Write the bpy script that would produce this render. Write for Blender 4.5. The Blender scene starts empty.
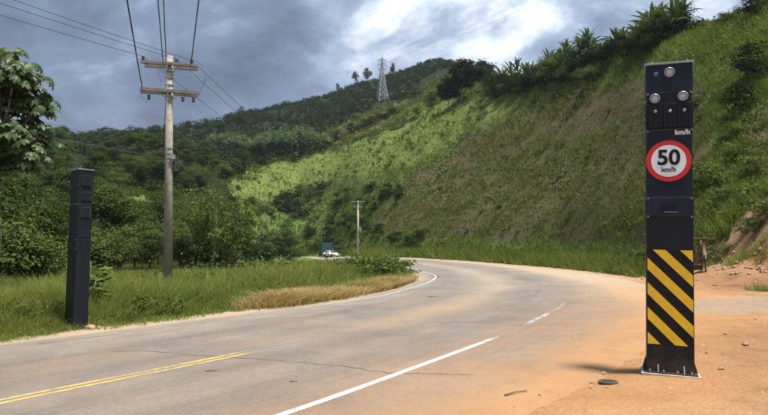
import bpy, bmesh, math, random
import numpy as np
from mathutils import Vector, Matrix, Euler

random.seed(7)
rng = np.random.default_rng(11)
SC = bpy.context.scene
COL = SC.collection

# ------------------------------------------------------------------ camera, sky, sun, exposure
F = 600.0; PITCH = math.atan(46 / 600.0); CZ = 1.66
cd = bpy.data.cameras.new("camera"); cam = bpy.data.objects.new("camera", cd); COL.objects.link(cam)
cam.location = (0, 0, CZ); cam.rotation_euler = (math.pi / 2 + PITCH, 0, 0)
cd.sensor_width = 36.0; cd.lens = 36.0 * F / 768.0; cd.clip_end = 6000; cd.clip_start = 0.05
SC.camera = cam

SUN_EL = math.radians(75); SUN_AZ = math.radians(122)        # azimuth from +Y towards +X
ld = bpy.data.lights.new("sun", 'SUN'); ld.energy = 3.6; ld.angle = math.radians(7.0); ld.color = (1.0, 0.972, 0.925)
sun = bpy.data.objects.new("sun", ld); COL.objects.link(sun)
sdir = Vector((math.cos(SUN_EL) * math.sin(SUN_AZ), math.cos(SUN_EL) * math.cos(SUN_AZ), math.sin(SUN_EL)))
sun.rotation_euler = sdir.to_track_quat('Z', 'Y').to_euler(); sun.location = (30, -5, 60)

world = bpy.data.worlds.new("World"); SC.world = world; world.use_nodes = True
nt = world.node_tree; nt.nodes.clear()
def N(t, typ, **kw):
    n = t.nodes.new(typ)
    for k, v in kw.items(): setattr(n, k, v)
    return n
def ramp(t, stops, interp='LINEAR'):
    n = t.nodes.new('ShaderNodeValToRGB'); cr = n.color_ramp; cr.interpolation = interp
    while len(cr.elements) < len(stops): cr.elements.new(0.5)
    for e, (p, c) in zip(cr.elements, stops):
        e.position = p; e.color = (c[0], c[1], c[2], 1) if hasattr(c, '__len__') else (c, c, c, 1)
    return n
wo = N(nt, 'ShaderNodeOutputWorld')
skyn = N(nt, 'ShaderNodeTexSky', sky_type='NISHITA', sun_disc=False)
skyn.sun_elevation = SUN_EL; skyn.sun_rotation = SUN_AZ; skyn.dust_density = 2.0
bg1 = N(nt, 'ShaderNodeBackground'); bg1.inputs[1].default_value = 0.10
nt.links.new(skyn.outputs[0], bg1.inputs[0])
tc = N(nt, 'ShaderNodeTexCoord'); sep = N(nt, 'ShaderNodeSeparateXYZ'); nt.links.new(tc.outputs['Generated'], sep.inputs[0])
zc = N(nt, 'ShaderNodeMath', operation='MAXIMUM'); nt.links.new(sep.outputs[2], zc.inputs[0]); zc.inputs[1].default_value = 0.0
za = N(nt, 'ShaderNodeMath', operation='ADD'); nt.links.new(zc.outputs[0], za.inputs[0]); za.inputs[1].default_value = 0.5
dv = N(nt, 'ShaderNodeVectorMath', operation='DIVIDE'); nt.links.new(tc.outputs['Generated'], dv.inputs[0])
cb = N(nt, 'ShaderNodeCombineXYZ')
for i in range(3): nt.links.new(za.outputs[0], cb.inputs[i])
nt.links.new(cb.outputs[0], dv.inputs[1])
mp = N(nt, 'ShaderNodeMapping'); nt.links.new(dv.outputs[0], mp.inputs[0])
mp.inputs['Location'].default_value = (-17.476, 4.807, 1.886); mp.inputs['Rotation'].default_value = (0, 0, math.radians(-6)); mp.inputs['Scale'].default_value = (1.0, 1.0, 0.25)
n1 = N(nt, 'ShaderNodeTexNoise'); n1.inputs['Scale'].default_value = 1.15; n1.inputs['Detail'].default_value = 7; n1.inputs['Roughness'].default_value = 0.56; n1.inputs['Distortion'].default_value = 0.4
nt.links.new(mp.outputs[0], n1.inputs['Vector'])
n3 = N(nt, 'ShaderNodeTexNoise'); n3.inputs['Scale'].default_value = 3.4; n3.inputs['Detail'].default_value = 8; n3.inputs['Roughness'].default_value = 0.6; n3.inputs['Distortion'].default_value = 0.3
nt.links.new(mp.outputs[0], n3.inputs['Vector'])
mxn = N(nt, 'ShaderNodeMix', data_type='FLOAT'); mxn.inputs[0].default_value = 0.5; nt.links.new(n1.outputs[0], mxn.inputs[2]); nt.links.new(n3.outputs[0], mxn.inputs[3])
cr = ramp(nt, [(0.34, (0.050, 0.068, 0.104)), (0.45, (0.104, 0.136, 0.198)), (0.505, (0.190, 0.238, 0.315)), (0.54, (0.34, 0.382, 0.44)), (0.585, (0.54, 0.565, 0.595))])
nt.links.new(mxn.outputs[0], cr.inputs[0])
bg2 = N(nt, 'ShaderNodeBackground'); bg2.inputs[1].default_value = 1.0; nt.links.new(cr.outputs[0], bg2.inputs[0])
n2 = N(nt, 'ShaderNodeTexNoise'); n2.inputs['Scale'].default_value = 0.8; n2.inputs['Detail'].default_value = 5
nt.links.new(mp.outputs[0], n2.inputs['Vector'])
cov = ramp(nt, [(0.30, 0.80), (0.5, 0.95), (0.7, 1.0)]); nt.links.new(n2.outputs[0], cov.inputs[0])
mxs = N(nt, 'ShaderNodeMixShader'); nt.links.new(cov.outputs[0], mxs.inputs[0]); nt.links.new(bg1.outputs[0], mxs.inputs[1]); nt.links.new(bg2.outputs[0], mxs.inputs[2])
nt.links.new(mxs.outputs[0], wo.inputs[0])

SC.render.engine = 'CYCLES'
SC.view_settings.view_transform = 'Standard'; SC.view_settings.look = 'None'
SC.view_settings.exposure = 1.22; SC.view_settings.gamma = 1.0
SC.cycles.max_bounces = 6; SC.cycles.diffuse_bounces = 3; SC.cycles.transparent_max_bounces = 8
SC.cycles.use_denoising = True; SC.cycles.filter_width = 1.8

# ------------------------------------------------------------------ surveying helpers
def ray(px, py):
    dx = (px - 384) / F; dz = (207.5 - py) / F
    y = math.cos(PITCH) - dz * math.sin(PITCH); z = math.sin(PITCH) + dz * math.cos(PITCH)
    return dx / y, z / y
def height_at(py, Y): return CZ + ray(384, py)[1] * Y
def sst(a, b, t):
    t = np.clip((t - a) / (b - a), 0, 1); return t * t * (3 - 2 * t)
def zr(x, y):                                            # the banked road plane and the slow rise beyond the bend
    return .0304 * np.clip(x, -12, 16) + 1.0 * sst(25, 85, y) + .25 * sst(70, 160, y)
_perm = np.random.default_rng(3).random((256, 256))
def vnoise(x, y):
    xi = np.floor(x).astype(int); yi = np.floor(y).astype(int); fx = x - xi; fy = y - yi
    fx = fx * fx * (3 - 2 * fx); fy = fy * fy * (3 - 2 * fy)
    g = lambda i, j: _perm[i & 255, j & 255]
    return (g(xi, yi) * (1 - fx) + g(xi + 1, yi) * fx) * (1 - fy) + (g(xi, yi + 1) * (1 - fx) + g(xi + 1, yi + 1) * fx) * fy
def fbm(x, y, o=4):
    s = 0; a = .5
    for k in range(o):
        s = s + a * vnoise(x * 2 ** k + 17.3 * k, y * 2 ** k + 5.1 * k); a *= .5
    return s
def catmull(pts, step):
    pts = [Vector(p) for p in pts]; out = []
    P = [pts[0] * 2 - pts[1]] + pts + [pts[-1] * 2 - pts[-2]]
    for i in range(1, len(P) - 2):
        n = max(2, int((P[i + 1] - P[i]).length / step))
        for k in range(n):
            t = k / n; a, b, c, d = P[i - 1], P[i], P[i + 1], P[i + 2]
            out.append(.5 * ((2 * b) + (c - a) * t + (2 * a - 5 * b + 4 * c - d) * t * t + (3 * b - a - 3 * c + d) * t ** 3))
    out.append(pts[-1]); return out
def in_poly(px, py, poly):
    inside = np.zeros(px.shape, bool); n = len(poly)
    for i in range(n):
        x0, y0 = poly[i]; x1, y1 = poly[(i + 1) % n]
        if y0 == y1: continue
        c = ((y0 > py) != (y1 > py)) & (px < (x1 - x0) * (py - y0) / (y1 - y0) + x0)
        inside ^= c
    return inside

# ------------------------------------------------------------------ object helpers
def link(o, parent=None):
    COL.objects.link(o)
    if parent is not None: o.parent = parent
    return o
def tag(o, label=None, cat=None, group=None, kind=None):
    if label: o['label'] = label
    if cat: o['category'] = cat
    if group: o['group'] = group
    if kind: o['kind'] = kind
    return o
def thing(name, label, cat, loc=(0, 0, 0), rz=0.0, group=None, rot=None):
    o = bpy.data.objects.new(name, None); COL.objects.link(o); o.empty_display_size = .2
    o.location = loc; o.rotation_euler = rot if rot else (0, 0, rz)
    return tag(o, label, cat, group)
def np_mesh(name, V, Q, mats=(), tint=None, smooth=False, midx=None):
    V = np.asarray(V, np.float32); Q = np.asarray(Q, np.int32)
    me = bpy.data.meshes.new(name); k = Q.shape[1]
    me.vertices.add(len(V)); me.vertices.foreach_set('co', V.ravel())
    me.loops.add(Q.size); me.loops.foreach_set('vertex_index', Q.ravel())
    me.polygons.add(len(Q)); me.polygons.foreach_set('loop_start', np.arange(0, Q.size, k, dtype=np.int32))
    me.polygons.foreach_set('loop_total', np.full(len(Q), k, np.int32))
    if smooth: me.polygons.foreach_set('use_smooth', np.ones(len(Q), bool))
    if midx is not None: me.polygons.foreach_set('material_index', np.asarray(midx, np.int32))
    for m in mats: me.materials.append(m)
    if tint is not None:
        a = me.attributes.new('tint', 'FLOAT', 'POINT'); a.data.foreach_set('value', np.asarray(tint, np.float32))
    me.update(calc_edges=True); me.validate()
    return me
class MB:
    """collects shapes, then links them as ONE mesh object"""
    def __init__(s): s.bm = bmesh.new()
    def box(s, c, size, rot=None, bevel=0.0):
        m = Matrix.Translation(c)
        if rot is not None: m = m @ (rot if isinstance(rot, Matrix) else Euler(rot).to_matrix().to_4x4())
        r = bmesh.ops.create_cube(s.bm, size=1.0, matrix=m @ Matrix.Diagonal((size[0], size[1], size[2], 1)))
        if bevel > 0:
            es = list({e for v in r['verts'] for e in v.link_edges})
            bmesh.ops.bevel(s.bm, geom=es, offset=bevel, segments=2, affect='EDGES', profile=.6)
        return s
    def cyl(s, p0, p1, r0, r1=None, seg=12, caps=True):
        p0 = Vector(p0); p1 = Vector(p1); d = p1 - p0; r1 = r0 if r1 is None else r1
        q = d.to_track_quat('Z', 'Y').to_matrix().to_4x4()
        bmesh.ops.create_cone(s.bm, cap_ends=caps, segments=seg, radius1=r0, radius2=max(r1, 1e-4), depth=d.length, matrix=Matrix.Translation((p0 + p1) / 2) @ q)
        return s
    def tube(s, pts, r, seg=6, r1=None):
        pts = [Vector(p) for p in pts]; rings = []; n = len(pts)
        for i, p in enumerate(pts):
            t = (pts[min(i + 1, n - 1)] - pts[max(i - 1, 0)]).normalized()
            u = t.cross(Vector((0, 0, 1)))
            if u.length < 1e-3: u = t.cross(Vector((1, 0, 0)))
            u.normalize(); w = t.cross(u); rr = r if r1 is None else r + (r1 - r) * i / (n - 1)
            rings.append([s.bm.verts.new(p + (u * math.cos(2 * math.pi * k / seg) + w * math.sin(2 * math.pi * k / seg)) * rr) for k in range(seg)])
        for a, b in zip(rings, rings[1:]):
            for k in range(seg): s.bm.faces.new((a[k], a[(k + 1) % seg], b[(k + 1) % seg], b[k]))
        s.bm.faces.new(rings[0][::-1]); s.bm.faces.new(rings[-1]); return s
    def prism(s, poly, axis_pts):
        """poly: list of 3D points (planar); axis_pts: extrusion vector"""
        e = Vector(axis_pts); a = [s.bm.verts.new(Vector(p)) for p in poly]; b = [s.bm.verts.new(Vector(p) + e) for p in poly]; n = len(a)
        s.bm.faces.new(a[::-1]); s.bm.faces.new(b)
        for i in range(n): s.bm.faces.new((a[i], a[(i + 1) % n], b[(i + 1) % n], b[i]))
        return s
    def lathe(s, prof, base, seg=14, mat=None):
        M = mat if mat else Matrix.Translation(base); rings = []
        for r, z in prof: rings.append([s.bm.verts.new(M @ Vector((r * math.cos(2 * math.pi * k / seg), r * math.sin(2 * math.pi * k / seg), z))) for k in range(seg)])
        for a, b in zip(rings, rings[1:]):
            for k in range(seg): s.bm.faces.new((a[k], a[(k + 1) % seg], b[(k + 1) % seg], b[k]))
        s.bm.faces.new(rings[0][::-1]); s.bm.faces.new(rings[-1]); return s
    def mesh(s, name, mat, smooth=False):
        bmesh.ops.recalc_face_normals(s.bm, faces=s.bm.faces)
        me = bpy.data.meshes.new(name); s.bm.to_mesh(me); s.bm.free()
        if mat: me.materials.append(mat)
        if smooth:
            for p in me.polygons: p.use_smooth = True
        return me
    def build(s, name, mat, parent=None, smooth=False):
        return link(bpy.data.objects.new(name, s.mesh(name, mat, smooth)), parent)
def copy_tree(o, parent=None):
    c = o.copy(); COL.objects.link(c)
    if parent is not None: c.parent = parent
    for ch in o.children: copy_tree(ch, c)
    return c

# ------------------------------------------------------------------ materials
def new_mat(name):
    m = bpy.data.materials.new(name); m.use_nodes = True; t = m.node_tree; t.nodes.clear()
    out = N(t, 'ShaderNodeOutputMaterial'); return m, t, out
def noise(t, scale, detail=4, rough=.55, vec=None, dist=0.0):
    n = N(t, 'ShaderNodeTexNoise'); n.inputs['Scale'].default_value = scale; n.inputs['Detail'].default_value = detail; n.inputs['Roughness'].default_value = rough; n.inputs['Distortion'].default_value = dist
    if vec is not None: t.links.new(vec, n.inputs['Vector'])
    return n
def objco(t): return N(t, 'ShaderNodeTexCoord').outputs['Object']
def mixc(t, fac, a, b, blend='MIX'):
    n = N(t, 'ShaderNodeMix', data_type='RGBA', blend_type=blend)
    for sock, v in ((n.inputs[0], fac), (n.inputs[6], a), (n.inputs[7], b)):
        if hasattr(v, 'is_linked'): t.links.new(v, sock)
        elif hasattr(v, '__len__'): sock.default_value = (v[0], v[1], v[2], 1)
        else: sock.default_value = v
    return n.outputs[2]
def mathn(t, op, a, b=None, clamp=False):
    n = N(t, 'ShaderNodeMath', operation=op); n.use_clamp = clamp
    for i, v in enumerate((a, b)):
        if v is None: continue
        if hasattr(v, 'is_linked'): t.links.new(v, n.inputs[i])
        else: n.inputs[i].default_value = v
    return n.outputs[0]
def attr(t, name): return N(t, 'ShaderNodeAttribute', attribute_name=name).outputs['Fac']
def principled(t, out, col, rough=.8, metal=0.0, bump=None, bstr=.3, bdist=.02, spec=.5):
    p = N(t, 'ShaderNodeBsdfPrincipled')
    if hasattr(col, 'is_linked'): t.links.new(col, p.inputs['Base Color'])
    else: p.inputs['Base Color'].default_value = (*col, 1)
    if hasattr(rough, 'is_linked'): t.links.new(rough, p.inputs['Roughness'])
    else: p.inputs['Roughness'].default_value = rough
    p.inputs['Metallic'].default_value = metal; p.inputs['Specular IOR Level'].default_value = spec
    if bump is not None:
        b = N(t, 'ShaderNodeBump'); b.inputs['Strength'].default_value = bstr; b.inputs['Distance'].default_value = bdist
        t.links.new(bump, b.inputs['Height']); t.links.new(b.outputs[0], p.inputs['Normal'])
    t.links.new(p.outputs[0], out.inputs[0]); return p
def simple(name, col, rough=.6, metal=0.0, var=.15, scale=6.0, bstr=.1, spec=.5, dirt=None):
    m, t, out = new_mat(name); co = objco(t); n = noise(t, scale, 5, .6, co)
    lo = tuple(c * (1 - var) for c in col); hi = tuple(min(1, c * (1 + var)) for c in col)
    r = ramp(t, [(0.3, lo), (0.7, hi)]); t.links.new(n.outputs[0], r.inputs[0]); c = r.outputs[0]
    if dirt:
        n2 = noise(t, scale * .35, 6, .65, co); r2 = ramp(t, [(0.5, 0.0), (0.72, dirt[1])]); t.links.new(n2.outputs[0], r2.inputs[0])
        c = mixc(t, r2.outputs[0], c, dirt[0])
    principled(t, out, c, rough, metal, n.outputs[0], bstr, .01, spec); return m

def dirt_color(t, co):
    a = noise(t, .16, 6, .62, co, .3); b = noise(t, 1.7, 7, .66, co); c = noise(t, 24, 3, .6, co)
    r = ramp(t, [(0.33, (.19, .098, .050)), (0.5, (.265, .146, .072)), (0.66, (.34, .208, .115))]); t.links.new(a.outputs[0], r.inputs[0])
    r2 = ramp(t, [(0.34, (.26, .20, .15)), (0.48, (.5, .5, .5)), (0.7, (.66, .62, .56))]); t.links.new(b.outputs[0], r2.inputs[0])
    col = mixc(t, .55, r.outputs[0], r2.outputs[0], 'OVERLAY')
    r3 = ramp(t, [(0.3, (.72, .70, .68)), (0.6, (1, 1, 1))]); t.links.new(c.outputs[0], r3.inputs[0])
    col = mixc(t, .7, col, r3.outputs[0], 'MULTIPLY')
    v = N(t, 'ShaderNodeTexVoronoi'); v.inputs['Scale'].default_value = 11; t.links.new(co, v.inputs['Vector'])
    h = mathn(t, 'ADD', mathn(t, 'MULTIPLY', b.outputs[0], 1.3), mathn(t, 'MULTIPLY', c.outputs[0], .5)); h = mathn(t, 'ADD', h, mathn(t, 'MULTIPLY', v.outputs[0], .35))
    return col, h

def make_ground_mat():
    m, t, out = new_mat("ground_cover"); co = objco(t)
    dcol, dh = dirt_color(t, co)
    ng = noise(t, .09, 5, .6, co); nf = noise(t, 1.1, 6, .65, co); nv = noise(t, 6.0, 4, .7, co)
    def cover(lo, hi, n=nf, p=(.35, .65)):
        r = ramp(t, [(p[0], lo), (p[1], hi)]); t.links.new(n.outputs[0], r.inputs[0]); return r.outputs[0]
    grass = cover((.045, .075, .016), (.115, .165, .035))
    pasture = cover((.080, .112, .024), (.140, .168, .040))
    scrub = mixc(t, .5, cover((.052, .056, .019), (.090, .080, .032)), cover((.056, .076, .021), (.094, .086, .034), ng))
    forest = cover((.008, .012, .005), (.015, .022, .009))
    dry = cover((.20, .145, .065), (.36, .27, .13), nv)
    gravel = cover((.18, .165, .14), (.26, .235, .20), nv)
    wob = mathn(t, 'MULTIPLY', mathn(t, 'SUBTRACT', nf.outputs[0], .5), 1.3)
    def mask(nm):
        r = ramp(t, [(0.38, 0.0), (0.62, 1.0)])
        s = mathn(t, 'ADD', attr(t, nm), wob)
        z = mathn(t, 'MULTIPLY', s, mathn(t, 'GREATER_THAN', attr(t, nm), .004)); t.links.new(z, r.inputs[0]); return r.outputs[0]
    c = mixc(t, mask('m_pasture'), grass, pasture); c = mixc(t, mask('m_scrub'), c, scrub)
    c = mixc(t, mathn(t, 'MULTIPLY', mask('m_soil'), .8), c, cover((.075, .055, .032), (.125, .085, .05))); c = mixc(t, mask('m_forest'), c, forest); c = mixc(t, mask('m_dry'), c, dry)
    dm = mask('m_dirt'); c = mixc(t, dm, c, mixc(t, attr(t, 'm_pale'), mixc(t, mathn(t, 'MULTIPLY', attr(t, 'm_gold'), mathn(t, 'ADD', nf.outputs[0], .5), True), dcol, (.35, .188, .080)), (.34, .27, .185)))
    c = mixc(t, mathn(t, 'MULTIPLY', mask('m_gravel'), .5), c, gravel)
    h = mathn(t, 'ADD', dh, mathn(t, 'MULTIPLY', nv.outputs[0], .4))
    principled(t, out, c, .95, 0, h, .8, .06, .12); return m

def make_road_mat():
    m, t, out = new_mat("worn_asphalt"); co = objco(t)
    dcol, dh = dirt_color(t, co)
    mp_ = N(t, 'ShaderNodeAttribute', attribute_name='lane').outputs['Vector']
    sp = N(t, 'ShaderNodeSeparateXYZ'); t.links.new(mp_, sp.inputs[0])       # x across (m), y along (m)
    mpp = N(t, 'ShaderNodeMapping'); t.links.new(mp_, mpp.inputs[0]); mpp.inputs['Scale'].default_value = (1.3, .07, 1)
    st = noise(t, 1.0, 6, .65, mpp.outputs[0], .2)                             # streaks along the traffic
    a = noise(t, .45, 6, .65, co); g = noise(t, 70, 2, .7, co); gb = noise(t, 260, 2, .7, co)
    r = ramp(t, [(0.3, (.115, .105, .094)), (0.5, (.155, .140, .123)), (0.7, (.197, .176, .152))]); t.links.new(a.outputs[0], r.inputs[0])
    r2 = ramp(t, [(0.3, (.80, .80, .81)), (0.5, (.94, .94, .94)), (0.7, (1.07, 1.06, 1.04))]); t.links.new(st.outputs[0], r2.inputs[0])
    c = mixc(t, 1.0, r.outputs[0], r2.outputs[0], 'MULTIPLY')
    r3 = ramp(t, [(0.32, (.62, .62, .62)), (0.5, (1, 1, 1)), (0.72, (1.35, 1.33, 1.3))]); t.links.new(g.outputs[0], r3.inputs[0])
    c = mixc(t, .8, c, r3.outputs[0], 'MULTIPLY')
    mpf = N(t, 'ShaderNodeMapping'); t.links.new(mp_, mpf.inputs[0]); mpf.inputs['Scale'].default_value = (7, .35, 1)
    s2 = noise(t, 1.0, 5, .7, mpf.outputs[0]); m2 = noise(t, 14, 4, .75, co); vo = N(t, 'ShaderNodeTexVoronoi'); vo.inputs['Scale'].default_value = 42; t.links.new(co, vo.inputs['Vector'])
    r4 = ramp(t, [(0.32, (.84, .84, .84)), (0.5, (1, 1, 1)), (0.7, (1.1, 1.1, 1.09))]); t.links.new(s2.outputs[0], r4.inputs[0]); c = mixc(t, .8, c, r4.outputs[0], 'MULTIPLY')
    r5 = ramp(t, [(0.34, (.72, .72, .72)), (0.5, (1, 1, 1)), (0.68, (1.2, 1.19, 1.17))]); t.links.new(m2.outputs[0], r5.inputs[0]); c = mixc(t, .75, c, r5.outputs[0], 'MULTIPLY')
    r6 = ramp(t, [(0.0, (1.35, 1.33, 1.3)), (0.22, (1, 1, 1)), (0.75, (.86, .86, .86))]); t.links.new(vo.outputs['Color'], r6.inputs[0]); c = mixc(t, .45, c, r6.outputs[0], 'MULTIPLY')
    wt = attr(t, 'track'); c = mixc(t, mathn(t, 'MULTIPLY', wt, .28), c, (.085, .08, .075))
    # patches of old bitumen
    pn = noise(t, .22, 3, .5, co, .6); pr = ramp(t, [(0.60, 0.0), (0.66, .22)]); t.links.new(pn.outputs[0], pr.inputs[0])
    c = mixc(t, pr.outputs[0], c, (.105, .10, .097))
    # dust blown over it
    dn = noise(t, .33, 6, .68, co, .4); dn2 = noise(t, 3.0, 5, .7, co)
    d = mathn(t, 'ADD', attr(t, 'dust'), mathn(t, 'MULTIPLY', mathn(t, 'SUBTRACT', dn.outputs[0], .5), .6))
    d = mathn(t, 'ADD', d, mathn(t, 'MULTIPLY', mathn(t, 'SUBTRACT', dn2.outputs[0], .5), .3))
    dr = ramp(t, [(0.10, 0.0), (0.55, .60), (0.88, 1.0)]); t.links.new(d, dr.inputs[0])
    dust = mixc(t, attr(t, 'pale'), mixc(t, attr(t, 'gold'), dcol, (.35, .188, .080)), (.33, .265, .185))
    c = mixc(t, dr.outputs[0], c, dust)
    h = mathn(t, 'ADD', mathn(t, 'MULTIPLY', g.outputs[0], .6), mathn(t, 'MULTIPLY', gb.outputs[0], .4))
    principled(t, out, c, .88, 0, h, .35, .008, .3); return m

def make_paint(name, col, dustcol, wear_lo, wear_hi):
    m, t, out = new_mat(name); co = objco(t)
    n = noise(t, 9, 6, .72, co); n2 = noise(t, .8, 5, .6, co); n3 = noise(t, 60, 2, .7, co)
    v = mathn(t, 'ADD', mathn(t, 'MULTIPLY', n.outputs[0], .5), mathn(t, 'MULTIPLY', n2.outputs[0], .35)); v = mathn(t, 'ADD', v, mathn(t, 'MULTIPLY', n3.outputs[0], .15))
    v = mathn(t, 'ADD', v, mathn(t, 'MULTIPLY', attr(t, 'tint'), .5))
    r = ramp(t, [(wear_lo, 0.0), (wear_hi, 1.0)]); t.links.new(v, r.inputs[0])
    r2 = ramp(t, [(0.35, col), (0.75, dustcol)]); t.links.new(n2.outputs[0], r2.inputs[0])
    p = principled(t, out, r2.outputs[0], .7); tr = N(t, 'ShaderNodeBsdfTransparent'); mx = N(t, 'ShaderNodeMixShader')
    t.links.new(r.outputs[0], mx.inputs[0]); t.links.new(p.outputs[0], mx.inputs[1]); t.links.new(tr.outputs[0], mx.inputs[2]); t.links.new(mx.outputs[0], out.inputs[0])
    return m

def leaf_mat(name, lo, hi, trans=.28, back=None, rough=.5, yellow=(.16, .17, .035), sh=.25, gloss=0.0):
    """foliage: per-leaf tint, slow variation through the plant and from plant to plant"""
    m, t, out = new_mat(name)
    oi = N(t, 'ShaderNodeObjectInfo').outputs['Random']; tn = attr(t, 'tint')
    v = mathn(t, 'ADD', mathn(t, 'MULTIPLY', tn, .7), mathn(t, 'MULTIPLY', oi, .3))
    r = ramp(t, [(0.08, lo), (0.7, hi), (1.0, yellow)]); t.links.new(v, r.inputs[0]); c = r.outputs[0]
    if back:
        c = mixc(t, N(t, 'ShaderNodeNewGeometry').outputs['Backfacing'], c, back)
    d = N(t, 'ShaderNodeBsdfDiffuse'); t.links.new(c, d.inputs[0])
    tl = N(t, 'ShaderNodeBsdfTranslucent'); tcol = mixc(t, 1.0, c, (1.15, 1.25, .55), 'MULTIPLY'); t.links.new(tcol, tl.inputs[0])
    mx = N(t, 'ShaderNodeMixShader'); mx.inputs[0].default_value = trans; t.links.new(d.outputs[0], mx.inputs[1]); t.links.new(tl.outputs[0], mx.inputs[2])
    gl = N(t, 'ShaderNodeBsdfGlossy'); gl.inputs['Roughness'].default_value = rough; gl.inputs[0].default_value = (.9, .95, 1, 1)
    
    m2 = N(t, 'ShaderNodeMixShader'); m2.inputs[0].default_value = gloss; t.links.new(mx.outputs[0], m2.inputs[1]); t.links.new(gl.outputs[0], m2.inputs[2])
    t.links.new(m2.outputs[0], out.inputs[0]); return m

M = {}
M['ground'] = make_ground_mat(); M['road'] = make_road_mat()
M['white_line'] = make_paint("worn_white_paint", (.44, .43, .40), (.36, .32, .26), .60, .74)
M['yellow_line'] = make_paint("worn_yellow_paint", (.50, .33, .075), (.45, .33, .14), .58, .74)
M['tar'] = simple("tar_seal", (.06, .056, .052), .6, var=.3)
M['totem'] = simple("dark_navy_steel", (.007, .0125, .030), .5, .0, .25, 3.0, .03, .3, ((.05, .045, .04), .08))
M['totem_low'] = simple("black_steel", (.0055, .008, .015), .55, 0, .25, 3.0, .03, .3, ((.08, .06, .04), .15))
M['totem_trim'] = simple("grey_trim", (.24, .26, .31), .5, .2)
def _dusty():
    m, t, out = new_mat("dusty_black_steel"); co = objco(t); sp = N(t, 'ShaderNodeSeparateXYZ'); t.links.new(co, sp.inputs[0])
    n = noise(t, 5, 7, .7, co); n2 = noise(t, 38, 3, .7, co); mp2 = N(t, 'ShaderNodeMapping'); mp2.inputs['Scale'].default_value = (14, 14, .5); t.links.new(co, mp2.inputs[0]); n3 = noise(t, 1, 5, .7, mp2.outputs[0])
    d = mathn(t, 'SUBTRACT', mathn(t, 'ADD', mathn(t, 'MULTIPLY', n.outputs[0], .9), mathn(t, 'MULTIPLY', n2.outputs[0], .5)), mathn(t, 'MULTIPLY', sp.outputs[2], .9))
    r = ramp(t, [(.42, 0.0), (.95, .5)]); t.links.new(d, r.inputs[0]); r3 = ramp(t, [(.5, 0.0), (.75, .14)]); t.links.new(n3.outputs[0], r3.inputs[0])
    c = mixc(t, r3.outputs[0], (.0055, .008, .015), (.07, .065, .06)); c = mixc(t, r.outputs[0], c, (.17, .10, .058))
    principled(t, out, c, mathn(t, 'ADD', mathn(t, 'MULTIPLY', r.outputs[0], .35), .5), 0, n.outputs[0], .03, .01, .3); return m
M['totem_low'] = _dusty()
M['concrete'] = simple("pale_concrete", (.46, .41, .33), .9, 0, .2, 14, .4)
M['lens_rim'] = simple("lamp_rim", (.42, .43, .44), .35, .6)
M['dark_window'] = simple("dark_glass", (.008, .008, .009), .35, 0, .2, 4, .0, .25)
M['rubber'] = simple("black_rubber", (.018, .018, .018), .8)
M['sign_red'] = simple("sign_red", (.60, .022, .025), .45, 0, .06)
M['sign_white'] = simple("sign_white", (.76, .82, .90), .45, 0, .03)
M['sign_black'] = simple("sign_black", (.008, .008, .010), .6, 0, .05, 6, .0, .25)
M['hazard_yellow'] = simple("hazard_yellow", (.78, .50, .02), .5, 0, .12, 5, .02, .5, ((.40, .22, .06), .35))
M['wood_pole'] = simple("weathered_pole", (.31, .28, .235), .9, 0, .28, 5, .5, .3, ((.17, .15, .13), .5))
M['wood_arm'] = simple("weathered_timber", (.19, .165, .15), .9, 0, .35, 7, .5, .3)
M['steel'] = simple("galvanised_steel", (.30, .31, .32), .5, .5)
M['ceramic'] = simple("dark_porcelain", (.055, .040, .038), .3)
M['wire'] = simple("weathered_wire", (.05, .05, .055), .6)
M['post_wood'] = simple("brown_wood", (.19, .125, .08), .9, 0, .35, 8, .5, .3)
M['bark'] = simple("bark", (.12, .095, .07), .95, 0, .35, 9, .6, .2)
M['bark_pale'] = simple("pale_bark", (.25, .225, .18), .95, 0, .3, 7, .5, .2)
M['stone'] = simple("ochre_stone", (.29, .175, .105), .9, 0, .35, 9, .6)
M['lid'] = simple("dull_iron", (.085, .08, .07), .7, .3, .3)
M['glass_lens'] = None
def _lens():
    m, t, out = new_mat("lamp_glass"); co = objco(t); w = N(t, 'ShaderNodeTexVoronoi'); w.inputs['Scale'].default_value = 60; t.links.new(co, w.inputs['Vector'])
    r = ramp(t, [(0.0, (.72, .73, .74)), (.6, (.42, .43, .45))]); t.links.new(w.outputs[0], r.inputs[0]); principled(t, out, r.outputs[0], .22, .0, w.outputs[0], .3, .004); return m
M['glass_lens'] = _lens()
M['leaf_forest'] = leaf_mat("forest_leaf", (.028, .044, .015), (.068, .094, .030), .34, yellow=(.11, .125, .042))
M['leaf_bamboo'] = leaf_mat("bamboo_leaf", (.045, .070, .018), (.115, .145, .040), .35, yellow=(.17, .18, .06))
M['leaf_dark'] = leaf_mat("dark_leaf", (.010, .019, .009), (.030, .046, .019), .15, yellow=(.05, .062, .028))
M['leaf_far'] = leaf_mat("far_forest_leaf", (.022, .034, .017), (.046, .063, .028), .15, yellow=(.068, .076, .034))
M['leaf_bright'] = leaf_mat("bright_leaf", (.045, .085, .018), (.115, .17, .035), yellow=(.20, .22, .05))
M['leaf_olive'] = leaf_mat("olive_leaf", (.042, .064, .018), (.110, .138, .042), yellow=(.16, .17, .045))
M['leaf_cecropia'] = leaf_mat("cecropia_leaf", (.026, .046, .015), (.070, .102, .032), .24, (.20, .235, .19), yellow=(.13, .15, .05), gloss=.02)
M['leaf_banana'] = leaf_mat("banana_leaf", (.034, .052, .022), (.082, .108, .046), .25, yellow=(.13, .145, .065))
M['leaf_silver'] = leaf_mat("grey_green_leaf", (.075, .115, .06), (.15, .20, .11), .25, yellow=(.22, .26, .15))
M['grass'] = leaf_mat("grass_blade", (.100, .128, .032), (.240, .264, .078), .35, yellow=(.27, .26, .09), sh=.12)
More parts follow.
